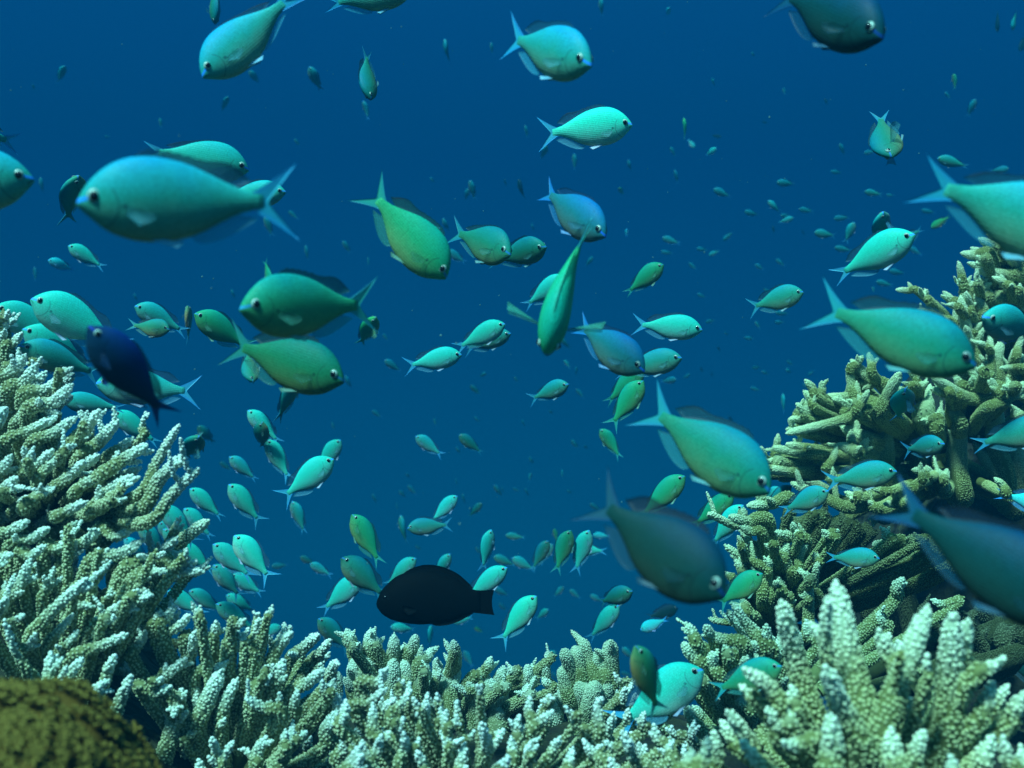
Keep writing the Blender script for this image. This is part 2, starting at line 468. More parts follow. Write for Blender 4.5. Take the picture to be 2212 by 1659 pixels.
def branch_mesh(name, root, base, tip, r, spacing, nubs, blunt=0.5, nublen=0.35, bsize=1.0, tiplen=None):
    B = Builder()
    L = np.linalg.norm(tip - base)
    mid = base * 0.5 + tip * 0.5 + rng.normal(0, 0.05, 3) * L
    n = int(np.clip(L / (r * 0.55), 8, 30)) + 8
    path = bezier([root, base, mid, tip], n)
    path[1:-1] += rng.normal(0, 0.02, (n - 2, 3)) * r
    seg = np.linalg.norm(np.diff(path, axis=0), axis=1)
    s = np.concatenate([[0], np.cumsum(seg)]); T = s[-1]
    LB = T - L
    rad = np.where(s < LB, r * (1.35 - 0.3 * s / max(LB, 1e-6)), r * (1.05 - (0.55 - 0.35 * blunt) * (s - LB) / L))
    endd = np.clip((T - s) / (r * (0.9 + 1.6 * (1 - blunt))), 0, 1)
    rad = rad * np.sqrt(np.clip(1 - (1 - endd) ** 2, 0.05, 1))
    tl = tiplen if tiplen else max(0.72 * L, 4.0 * r)
    tipv = np.clip(1 - (T - s) / tl, 0, 1)
    add_tube(B, path, rad, tipv, spacing, bump_from=max(0.0, 0.25 * LB / T), bsize=bsize)
    tan, nr, bi = frames(path)
    for k in range(nubs):
        u = LB + L * rng.uniform(0.05, 0.93)
        i = int(np.searchsorted(s, u)); i = min(max(i, 1), n - 2)
        a = rng.uniform(0, 6.283)
        out = math.cos(a) * nr[i] + math.sin(a) * bi[i]
        d = norm(out * rng.uniform(0.7, 1.1) + tan[i] * rng.uniform(0.5, 0.9) + np.array([0, 0, 0.25]))
        ln = max(L * nublen * rng.uniform(0.55, 1.2), 1.7 * r)
        rn = rad[i] * rng.uniform(0.5, 0.72)
        m = 9
        e = path[i] + d * (rad[i] * 0.5 + ln)
        p = bezier([path[i], path[i] + d * 0.5 * ln + rng.normal(0, 0.05, 3) * ln, e + np.array([0, 0, 0.12]) * ln], m)
        ss = np.linspace(0, ln, m)
        rd = rn * (1.05 - 0.4 * ss / ln)
        en = np.clip((ln - ss) / (rn * 1.5), 0, 1)
        rd = rd * np.sqrt(np.clip(1 - (1 - en) ** 2, 0.06, 1))
        tv = np.clip(0.08 + tipv[i] * 0.55 + ss / ln * 0.65, 0, 1)
        add_tube(B, p, rd, tv, spacing * 0.95, bump_from=0.15, segs=9, bsize=bsize)
    return B.mesh(name, MAT_CORAL, base)

COLONIES = {}
def colony(key, label, center, depth, slope, tint, white, spacing, nubs, blunt, rows, fill=0, fill_back=(0.03, 0.12), jit=95,
           nublen=0.35, bsize=1.0, tiplen=None, fill_nubs=None, thick=1.0, twigs=0, twig_dir=(90, 35), twig_len=(26, 58), twig_r=(8, 13)):
    """rows: one branch per line 'cr bx by tx ty r [depth offset]' in ninth-of-photo coordinates"""
    cpx = cc(*center[:4])
    C = P(cpx[0], cpx[1], center[4])
    root_obj = bpy.data.objects.new("staghorn_coral", None)
    root_obj.empty_display_size = 0.02
    root_obj.location = C
    COL.objects.link(root_obj)
    tag(root_obj, label, "coral", "branching corals on the reef")
    specs = []
    for ln in rows.strip().splitlines():
        p = ln.split()
        c, r = int(p[0][0]), int(p[0][1])
        bx, by, tx, ty, rad = map(float, p[1:6])
        do = float(p[6]) if len(p) > 6 else 0.0
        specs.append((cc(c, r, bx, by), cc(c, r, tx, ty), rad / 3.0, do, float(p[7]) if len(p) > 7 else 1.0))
    nhand = len(specs)
    for k in range(fill):
        b, t, rad, do, shade = specs[rng.integers(0, nhand)]
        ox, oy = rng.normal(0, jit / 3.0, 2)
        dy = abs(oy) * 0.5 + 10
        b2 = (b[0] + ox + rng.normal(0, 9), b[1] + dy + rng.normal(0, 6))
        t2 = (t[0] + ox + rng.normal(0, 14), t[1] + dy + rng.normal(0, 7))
        specs.append((b2, t2, rad * rng.uniform(0.7, 1.0), do + rng.uniform(*fill_back), shade))
    for k in range(twigs):                                    # side twigs forking from the larger branches
        b, t, rad, do, shade = specs[rng.integers(0, nhand)]
        u = rng.uniform(0.15, 0.95)
        an = math.radians(rng.normal(*twig_dir))
        ln = rng.uniform(*twig_len)
        b2 = (b[0] + (t[0] - b[0]) * u, b[1] + (t[1] - b[1]) * u)
        t2 = (b2[0] + ln * math.cos(an), b2[1] - ln * math.sin(an))
        specs.append((b2, t2, min(rng.uniform(*twig_r), rad * 0.8), do + rng.uniform(-0.035, 0.02), 1.0 if shade > 0.9 else shade))
    for k, (b, t, rad, do, shade) in enumerate(specs):
        dm = depth + slope * (b[1] + t[1]) / 2 + do
        ext = math.hypot(b[0] - t[0], b[1] - t[1]) / F * dm
        tilt = rng.normal(-0.05, 0.28) * ext
        Bp = P(*b, dm - tilt * 0.5 + 0.12 * ext); Tp = P(*t, dm + tilt * 0.5 - 0.12 * ext)
        away = Bp - Tp
        R = Bp * 0.35 + C * 0.65 if np.linalg.norm(C - Bp) < 0.5 else Bp + 0.5 * (C - Bp)
        R = R + np.array([0, 0.02, -0.02])
        Rn = Bp + norm(R - Bp) * min(np.linalg.norm(R - Bp), 0.16)
        hand = k < nhand
        nb = nubs if hand else (nubs if fill_nubs is None else fill_nubs)
        nn = int(rng.integers(max(0, nb - 1), nb + 2)) if nb > 0 else 0
        me = branch_mesh("branch", Rn, Bp, Tp, rad * thick / F * dm, spacing, nn, blunt, nublen, bsize, tiplen)
        o = link("branch", me, root_obj)
        o.location = Bp - C
        g = rng.uniform(0.9, 1.08) * shade                       # overhang shade put into the colour of the hollow branches
        o.color = (tint[0] * g, tint[1] * g, tint[2] * g, white * (1.0 if shade > 0.9 else 0.2))
    COLONIES[key] = root_obj
    return root_obj

# left slope, upper colony
colony('left_upper', "pale knobbly staghorn coral spreading to the right beneath the dark navy fish",
       (0, 1, 260, 1500, 1.06), 1.22, -0.00030, (1.0, 1.0, 1.0), 1.0, 0.0030, 1, 0.35, """
01 -60 640 40 400 50
01 40 650 140 500 38
01 -40 820 165 640 55
01 50 910 240 700 58
01 180 1020 465 835 60 -0.02
01 140 930 395 790 48
01 90 1010 300 750 50 .03
01 -110 1180 40 985 75 -0.04
01 20 1240 365 1045 45
01 200 1240 495 1045 50
01 440 1260 645 1000 58
01 520 1310 765 1065 55
01 640 1430 955 1225 52 -0.02
01 905 1200 932 1040 28
01 700 1490 912 1370 44
01 880 1560 1160 1095 42 -0.03
01 900 1650 1190 1290 58 -0.03
01 940 1730 1285 1380 48 -0.05
01 100 1420 340 1255 40
01 240 1480 430 1265 42
01 580 1660 860 1420 60
01 230 1450 150 1240 36
01 300 1540 545 1330 45
01 480 1540 720 1400 45
01 560 1500 830 1330 45 .02
01 360 1690 565 1590 44
01 -60 1460 75 1290 50
01 150 1640 350 1500 45
01 560 1230 600 1080 40 .03
01 330 1130 300 960 45 .04
01 -80 1000 60 830 60 .02
01 -70 1600 110 1440 50
01 640 1640 760 1530 45
01 350 1350 480 1180 44 .02
01 700 1300 860 1180 44 .02
01 420 1450 640 1290 46
01 100 1150 230 930 46 .02
02 -60 90 140 -20 50 .05
02 150 150 330 20 50 .06
02 330 150 500 20 50 .06
02 480 170 680 40 50 .06
02 640 190 830 70 46 .06
02 40 200 200 90 50 .08
""", fill=18, fill_back=(0.06, 0.16), thick=0.78, twigs=20, twig_dir=(48, 22), twig_len=(26, 60))

# left slope, lower colony
colony('left_lower', "pale staghorn coral with long spiky branches above the brown soft coral",
       (0, 2, 330, 1300, 0.90), 1.17, -0.00024, (0.97, 1.0, 0.97), 1.0, 0.0031, 1, 0.25, """
02 -30 240 180 60 46
02 60 280 318 105 45
02 280 270 480 150 45
02 130 310 295 215 38
02 -70 350 80 275 45
02 620 150 888 90 40
02 560 370 930 180 52
02 800 380 1150 165 55 .03
02 420 330 640 120 50
02 600 360 700 240 40
02 800 380 1000 330 48
02 1000 330 1320 390 46
02 1120 390 1272 320 38
02 830 470 1088 385 40
02 850 460 988 540 30
02 20 660 198 305 50
02 140 480 235 410 34
02 270 610 350 362 34
02 190 870 562 432 50 -0.02
02 430 600 612 612 36
02 310 890 472 660 40
02 690 730 648 600 26
02 590 790 838 570 42
02 880 710 922 558 28
02 380 930 505 770 34
02 250 1100 30 700 30 -0.05
02 310 1200 328 910 46 -0.05
02 370 1210 535 950 48 -0.05
02 660 1140 745 930 46
02 480 1260 705 1090 46 -0.04
02 490 1315 655 1262 36 -0.05
02 430 970 825 790 44
02 700 760 830 560 34 .02
02 140 950 230 790 40
02 -60 820 40 560 50
02 720 1340 850 1060 50
02 300 470 420 250 48 .03
02 620 620 780 430 44 .04
02 480 520 700 330 44 .04
""", fill=18, fill_back=(0.06, 0.18), thick=0.78, twigs=18, twig_dir=(52, 22), twig_len=(26, 60))
# the curved arm that reaches furthest out over open water
colony('left_arm', "single long curved coral arm reaching right over the mint fish",
       (0, 2, 700, 480, 0.98), 0.93, 0.0, (0.95, 1.0, 0.92), 0.9, 0.0029, 0, 0.45, """
02 1110 295 1352 55 44
02 760 385 1165 280 54
""")

# centre-left clump with thick stems
colony('centre_left', "coral clump with thick upright stems and crowded white tips left of centre",
       (0, 2, 1420, 1750, 0.92), 0.88, 0.0, (0.96, 1.0, 0.98), 1.0, 0.0030, 1, 0.4, """
02 880 990 940 770 45
02 1080 870 1228 670 40
02 1200 870 1325 720 45
02 960 1190 1208 950 45
02 1050 800 1120 600 42
02 1210 1060 1262 780 45
02 1000 800 1040 640 42
02 900 1150 1108 1130 36 -0.03
02 1100 1180 1125 1330 36 -0.03
02 1260 1090 1478 962 40
02 1290 1420 1440 1020 78
02 1070 1680 1180 1150 76
02 1200 1680 1200 1330 76 .03
02 1430 1440 1540 1080 55
02 1480 910 1508 680 60
02 1380 860 1400 710 44
02 1600 910 1678 690 48
02 1690 870 1738 658 45
02 1760 970 1890 782 52
02 1650 940 1500 850 48
02 1560 1420 1620 950 78 .02
02 1760 1150 1840 960 60
02 1980 1020 2140 830 46 .12
02 1930 1010 1958 858 38 .2
02 1830 1330 1595 1208 46 -0.05
02 1870 1190 2090 1030 54
02 2080 1310 2165 1085 50
02 1640 1710 1728 1460 54 -0.04
02 1440 1710 1372 1468 40 -0.06
02 1430 1700 1510 1490 40 -0.06
02 1790 1680 1900 1400 58 -0.05
02 1900 1500 1985 1425 40 -0.05
02 1330 1800 1285 1608 46 -0.06
02 1900 1330 1930 1160 46
02 2080 1550 2190 1290 54 -0.02
02 2100 1150 2180 960 50 .05
02 1640 1180 1760 1010 50
""", fill=16, fill_back=(0.06, 0.2), thick=0.76, twigs=18, twig_dir=(75, 30), twig_len=(26, 52))

# back row on the lip of the reef
colony('centre_back', "row of stubby coral knobs on the reef lip below the black fish",
       (1, 2, 560, 1420, 1.32), 1.27, 0.0, (0.90, 1.0, 0.92), 0.95, 0.0025, 1, 0.5, """
12 110 970 30 760 44
12 200 910 180 770 40
12 230 920 242 830 40
12 350 970 340 800 46
12 420 970 482 798 42
12 500 1010 590 880 40
12 330 1320 340 950 62
12 120 1210 80 950 62
12 180 1100 110 910 60
12 480 1210 555 985 55
12 430 1150 400 960 46
12 700 1100 742 860 42
12 700 1320 712 980 58
12 830 1090 1000 975 36
12 600 1160 600 1030 36
12 650 1150 645 1040 36
12 990 1210 1058 1000 46
12 930 1200 960 1060 40
12 885 1210 890 1095 24
12 1000 1420 1050 1130 72
12 870 1400 830 1100 60
12 1160 1090 1092 1010 32
12 1180 1160 1212 990 46
12 1190 1130 1270 1050 36
12 1200 1330 1190 1120 55
12 1340 1180 1325 960 34
12 1390 1260 1410 1130 42
12 1330 1260 1345 1160 40
12 1380 1440 1390 1240 60
12 560 1300 590 1100 50
""", fill=14, fill_back=(0.04, 0.14), jit=110, twigs=24, twig_dir=(90, 32), twig_len=(18, 38))
colony('centre_fingers', "olive clump of smooth upright coral fingers below the olive fish at right of centre",
       (1, 2, 1600, 1400, 1.30), 1.22, 0.0, (0.80, 0.92, 0.78), 0.75, 0.0022, 1, 0.85, """
12 1530 1180 1440 890 46
12 1560 1110 1510 870 46
12 1640 1110 1558 820 42
12 1660 1120 1640 910 44
12 1740 1170 1742 830 60
12 1700 1120 1695 900 44
12 1600 1420 1540 1100 66
12 1610 1420 1650 1100 66
12 1690 1420 1720 1080 66
12 1490 1250 1430 1000 44
""", fill=8, fill_back=(0.02, 0.06), jit=50)

# front row
colony('centre_front', "wide white bottlebrush coral with crowded spiky tips along the bottom centre",
       (1, 2, 880, 2050, 0.80), 1.29, -0.00034, (1.0, 1.02, 1.04), 1.0, 0.0029, 1, 0.15, """
12 770 1390 750 1225 32
12 920 1430 898 1218 36
12 1220 1410 1220 1195 42
12 1210 1460 1370 1290 40
12 1630 1490 1660 1212 52
12 1560 1470 1490 1290 36
12 1130 1510 1155 1320 46
12 940 1490 1050 1412 38
12 900 1680 910 1370 60
12 560 1310 560 1175 40
12 330 1380 450 1160 40
12 390 1210 402 1095 26
12 640 1400 645 1270 38
12 690 1490 682 1290 40
12 540 1460 540 1230 56
12 390 1510 335 1345 50
12 240 1490 205 1240 52
12 130 1160 300 1010 42
12 90 1310 290 1145 42
12 60 1760 128 1510 74 -0.05
12 390 1710 402 1430 52
12 560 1710 490 1550 50
12 760 1760 800 1500 60
12 1000 1750 1080 1585 70 -0.05
12 1210 1700 1222 1500 50
12 1180 1560 1282 1465 40
12 1320 1620 1418 1460 44
12 1960 1720 1822 1420 56 -0.03
12 1690 1680 1570 1480 46
12 1790 1560 1712 1490 36
12 2060 1560 2025 1380 46
12 2100 1640 2150 1480 46
12 1930 1440 1965 1300 40 .05
12 700 1660 690 1440 50
12 220 1680 260 1450 50
12 1420 1720 1500 1530 50
12 1100 1660 1100 1460 50
12 1780 1760 1740 1600 54 -0.03
12 30 1440 30 1220 56
12 1300 1420 1330 1250 44 .04
12 1780 1330 1840 1140 46 .2
12 1830 1420 1860 1280 44 .12
12 2080 1330 2140 1200 46 .12
12 2000 1690 1930 1500 48 .08
12 2160 1770 2090 1570 50 .04
12 2240 1720 2220 1520 48 .04
12 2130 1600 2190 1420 44 .12
12 1900 1620 1880 1430 44 .14
12 2250 1560 2280 1380 44 .12
12 0 1640 20 1440 56 .08
12 -60 1480 -30 1180 60 .10
""", fill=18, fill_back=(0.05, 0.2), thick=0.72, twigs=22, twig_dir=(85, 26), twig_len=(24, 48))

# right foreground: large fingers close to the camera
colony('right_front', "large finger coral with thick blunt tips nearest the camera at bottom right",
       (2, 2, 1350, 1950, 0.60), 0.56, 0.0, (0.98, 1.0, 0.84), 1.0, 0.0027, 0, 0.15, """
22 880 1400 640 580 82 .03
22 1190 1420 992 450 112
22 980 1180 935 560 44 -0.02
22 1000 1060 832 720 58 .04
22 1230 1640 925 1005 76 -0.03
22 1400 1100 1272 765 54 .02
22 1260 1500 1588 610 88 -0.01
22 1690 1500 1752 665 104
22 1800 1120 1850 705 62
22 1850 1110 2080 945 50 -0.01
22 1750 1180 1845 1060 55
22 1870 1400 2015 1105 58
22 2080 1400 2225 1170 60
22 2000 1340 2105 1130 44 .03
22 1575 1140 1585 930 34 -0.02
22 1480 1500 1475 1210 46 .03
22 680 1320 402 1020 54
22 500 1250 378 1130 40 .01
22 640 1510 550 1270 46
22 720 1420 690 1245 50
22 960 1750 962 1320 88 -0.05
22 900 1505 655 1490 46 -0.04
22 1480 1680 1565 1425 62 -0.02
22 1400 1720 1350 1400 84 -0.02
22 2130 1720 2078 1460 46 -0.03
22 1760 1780 1738 1585 52 -0.04
22 1900 1640 2010 1455 70
22 560 1680 288 1290 56 .02
22 600 1720 390 1490 50 -0.02
22 400 1560 250 1360 44 .04
22 250 1700 200 1430 46 .04
22 130 1740 160 1470 46 -0.02
22 20 1740 50 1540 50 .0
22 1400 1000 1415 860 20 -0.03
22 760 1300 700 1130 46
22 1180 1700 1260 1500 80 .03
22 2200 1720 2190 1520 60
22 820 1700 760 1500 70 .03
""", fill=5, fill_back=(0.10, 0.2), jit=120, thick=0.94, bsize=1.12)

# behind the fingers
colony('right_middle', "thin pale coral twigs behind the large fingers beside the dark teal fish",
       (2, 2, 420, 1350, 1.0), 0.92, 0.0, (0.85, 1.0, 0.86), 0.9, 0.0026, 1, 0.5, """
22 540 920 330 600 36
22 590 940 542 730 30
22 220 880 150 740 36
22 410 890 130 800 38
22 560 900 420 860 38
22 100 880 20 720 38
22 140 1010 0 850 46
22 250 1090 195 910 42
22 120 1410 20 1260 42
22 300 960 270 850 36
22 700 960 640 760 36 .04
22 330 1120 420 930 40
22 140 1120 60 1000 42
22 380 1350 300 1140 52 .03
22 620 1150 560 940 40 .04
22 450 1300 330 1180 40 .02
22 200 1250 120 1120 40 .02
22 860 900 800 700 32 .06
22 1300 790 1280 640 34 .15
22 1340 610 1432 425 38 .15
22 1760 610 1612 568 26 .15
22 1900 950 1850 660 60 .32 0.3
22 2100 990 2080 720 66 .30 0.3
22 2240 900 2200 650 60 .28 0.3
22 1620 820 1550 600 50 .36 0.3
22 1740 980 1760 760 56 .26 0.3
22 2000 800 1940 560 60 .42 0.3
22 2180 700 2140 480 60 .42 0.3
""", fill=28, fill_back=(0.03, 0.14))
colony('right_lower', "olive coral bush with fine upright twigs under the right reef overhang",
       (2, 2, 560, 640, 1.32), 1.18, 0.0, (0.80, 0.92, 0.70), 0.9, 0.0024, 1, 0.5, """
22 790 820 815 440 46
22 740 410 805 200 32
22 870 580 875 325 32
22 610 330 590 198 34
22 650 340 682 205 36
22 520 570 560 290 42
22 560 590 548 360 36
22 640 560 610 420 36
22 400 410 340 310 38
22 340 450 270 390 30
22 550 390 270 215 32
22 400 270 355 200 30
22 800 210 600 128 36
22 690 560 645 510 28
22 670 640 722 570 28
22 1400 210 1230 212 42
22 980 200 905 118 28
22 700 420 640 280 36
22 480 480 450 360 36
22 420 640 380 560 36
22 520 160 370 90 38 .06
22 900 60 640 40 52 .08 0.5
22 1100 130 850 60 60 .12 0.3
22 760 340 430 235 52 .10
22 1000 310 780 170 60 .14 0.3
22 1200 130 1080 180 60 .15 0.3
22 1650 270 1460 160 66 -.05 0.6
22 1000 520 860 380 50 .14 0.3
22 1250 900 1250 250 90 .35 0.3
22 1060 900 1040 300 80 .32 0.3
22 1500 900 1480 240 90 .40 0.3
22 560 70 300 30 44 .06
22 700 -60 420 -40 44 .1
22 470 680 380 640 36
""", fill=16, fill_back=(0.02, 0.14), jit=100, thick=0.85, twigs=26, twig_dir=(105, 30), twig_len=(22, 46))

# big shaded colony on the right slope
colony('right_slope', "big olive staghorn coral with thick sideways branches halfway up the right slope",
       (2, 1, 1750, 1250, 1.85), 1.62, -0.00010, (0.90, 0.97, 0.66), 1.0, 0.0024, 1, 0.35, """
21 1330 850 1090 672 50
21 1150 970 1078 695 42
21 912 920 900 812 36
21 900 1020 800 905 42
21 1340 1000 850 925 46
21 1290 990 970 925 50 .03
21 780 1040 742 955 40
21 910 1070 690 1058 38
21 1290 980 670 1150 44 -0.03
21 780 1150 715 1105 30
21 930 1290 580 1240 44
21 860 1250 670 1220 36
21 660 1340 600 1285 42
21 800 1400 530 1380 48
21 640 1350 550 1320 38
21 1290 1040 1410 755 60 -0.05
21 2040 960 1615 780 54
21 1800 930 1605 860 46
21 1960 1000 2230 810 48 -0.05
21 2110 890 1850 715 46
21 1480 860 1590 815 36
21 1150 1300 1200 1180 42
21 1140 1270 1000 1220 52
21 1200 1200 1030 1110 70 .02
21 1560 1050 1600 900 80 .02
21 1650 1130 1680 990 50
21 1800 1110 1760 950 56 .03
21 1480 1515 1620 1430 38 -0.1
21 1440 1620 1350 1510 40 -0.08
21 990 1450 930 1370 40
21 1110 1630 700 1468 48
21 1290 1630 1050 1530 44
21 1330 1640 1200 1590 40
21 1700 1520 1650 1380 62
21 2090 1540 2020 1440 34 -0.1
21 2200 1080 2150 980 55
21 1330 1500 1310 1020 76 .06
21 1800 1560 1800 1040 96 .08
21 2080 1500 2060 1000 90 .08
21 1560 1500 1580 1100 90 .12
21 1050 1400 820 1300 60 .05
21 1250 1450 1000 1330 70 .06
21 900 1130 760 1090 40 .04
""", fill=22, fill_back=(0.05, 0.2), jit=120, nublen=0.4, thick=0.8, twigs=40, twig_dir=(130, 34), twig_r=(10, 15))

colony('right_top', "pale stacked coral branches at the top of the right reef slope",
       (2, 1, 2150, 700, 1.78), 1.60, 0.0, (0.95, 1.0, 0.74), 1.0, 0.0024, 1, 0.25, """
21 1940 760 1800 260 58
21 1680 370 1530 228 38
21 1750 440 1598 370 42
21 1850 290 1815 145 42
21 1830 260 2000 178 42
21 2220 160 1905 90 60
21 2100 60 1905 45 50
20 2120 1640 1920 1545 46
20 2000 1680 1800 1640 50
20 2150 1600 2090 1525 40
20 2230 1640 2150 1570 40
21 2050 850 2070 540 60
21 2000 780 1985 510 34
21 2230 760 2170 640 46
21 2150 850 2160 600 60
21 1830 380 1750 300 44
21 1800 330 1690 230 40
21 1960 420 1890 250 50
21 2080 300 1960 230 56
21 2230 300 2080 200 60
21 2240 420 2080 330 60 .03
21 1900 520 1880 390 40
21 2230 100 2100 -20 60
21 1990 300 1900 190 46
21 1840 560 1640 430 46
""", fill=10, fill_back=(0.03, 0.14), jit=80, thick=0.8, twigs=36, twig_dir=(125, 38))

# ------------------------------------------------------------------ brown soft coral, lower left corner
def soft_coral():
    cx, cy, d = (-40.0, 1812.0, 0.46)
    C = P(cx, cy, d)
    o = bpy.data.objects.new("soft_coral", None)
    o.location = C; o.empty_display_size = 0.02
    COL.objects.link(o)
    tag(o, "fuzzy brown soft coral mound in the bottom left corner", "coral")
    ax, ay, az = 0.068, 0.058, 0.061
    def surf(th, ph):
        v = np.array([math.cos(th) * math.cos(ph), math.sin(th) * math.cos(ph), math.sin(ph)])
        k = 1 + 0.13 * noise.noise(Vector(v * 2.2)) + 0.05 * noise.noise(Vector(v * 6.0))
        return v * np.array([ax, ay, az]) * k, v
    V, Q = [], []
    nt, npz = 64, 32
    for i in range(npz + 1):
        ph = -0.5 + (math.pi / 2 + 0.5) * i / npz
        for j in range(nt):
            V.append(surf(2 * math.pi * j / nt, min(ph, math.pi / 2 - 0.001))[0])
    for i in range(npz):
        for j in range(nt):
            Q.append((i * nt + j, i * nt + (j + 1) % nt, (i + 1) * nt + (j + 1) % nt, (i + 1) * nt + j))
    body = link("body", make_mesh("body", V, Q, attrs={'tip': np.zeros(len(V))}, mats=(MAT_SOFT,)), o)
    B = []; BQ = []; TP = []; n0 = 0
    N = 1500
    for k in range(N):
        z = -0.35 + 1.35 * (k + 0.5) / N
        ph = math.asin(max(-1, min(1, z))); th = k * 2.399963 + rng.normal(0, 0.05)
        p, v = surf(th, ph)
        nn = norm(v / np.array([ax, ay, az]))
        e = norm(np.cross(nn, np.array([0.2, 0.3, 0.9]))); f = np.cross(nn, e)
        sc = 0.0030 * rng.uniform(0.75, 1.25)
        lift = rng.uniform(0.0005, 0.0035)
        rot = rng.uniform(0, 6.28)
        for a in range(7):                                   # seven feathery tentacles round each polyp
            an = rot + a * 2 * math.pi / 7
            dr = math.cos(an) * e + math.sin(an) * f; sd = -math.sin(an) * e + math.cos(an) * f
            pts = [(0.0, 0.30, 0.0, 0.3), (0.55, 0.26, 0.75, 0.6), (1.05, 0.05, 0.75, 1.0)]
            for (ro, w, h, tv) in pts:
                c0 = p + nn * (lift + h * sc) + dr * ro * sc
                B += [c0 - sd * w * sc, c0 + nn * 0.22 * sc, c0 + sd * w * sc, c0 - nn * 0.22 * sc]
                TP += [tv] * 4
            for r in range(2):
                for s4 in range(4):
                    BQ.append((n0 + r * 4 + s4, n0 + r * 4 + (s4 + 1) % 4, n0 + (r + 1) * 4 + (s4 + 1) % 4, n0 + (r + 1) * 4 + s4))
            n0 += 12
    po = link("polyps", make_mesh("polyps", B, BQ, attrs={'tip': TP}, mats=(MAT_SOFT,)), o)
    po['kind'] = "stuff"
soft_coral()
# ------------------------------------------------------------------ fish
def hermite(xs, ys, x):
    xs, ys = np.array(xs, float), np.array(ys, float)
    m = np.gradient(ys, xs)
    x = np.clip(x, xs[0], xs[-1])
    i = np.clip(np.searchsorted(xs, x) - 1, 0, len(xs) - 2)
    h = xs[i + 1] - xs[i]; t = (x - xs[i]) / h
    return ((2 * t ** 3 - 3 * t ** 2 + 1) * ys[i] + (t ** 3 - 2 * t ** 2 + t) * h * m[i]
            + (-2 * t ** 3 + 3 * t ** 2) * ys[i + 1] + (t ** 3 - t ** 2) * h * m[i + 1])

CH_T = [0, .02, .05, .116, .2, .3, .4, .49, .57, .64, .71, .77, .82, .86]
CH_TOP = [.0, .035, .075, .135, .178, .195, .188, .168, .138, .105, .073, .050, .040, .036]
CH_BOT = [-.012, -.032, -.058, -.112, -.150, -.170, -.168, -.155, -.128, -.095, -.064, -.044, -.036, -.034]
CH_TOP = [1.06 * v for v in CH_TOP]; CH_BOT = [1.06 * v for v in CH_BOT]
CH_W = [.010, .028, .044, .068, .083, .086, .079, .068, .055, .042, .030, .021, .013, .006]
BK_T = [0, .03, .09, .16, .25, .36, .48, .58, .68, .76, .82, .88]
BK_TOP = [.02, .09, .165, .225, .262, .285, .280, .252, .208, .150, .112, .104]
BK_BOT = [-.02, -.065, -.115, -.145, -.165, -.178, -.172, -.158, -.132, -.100, -.085, -.085]
BK_W = [.01, .035, .06, .075, .085, .088, .08, .07, .055, .038, .026, .014]

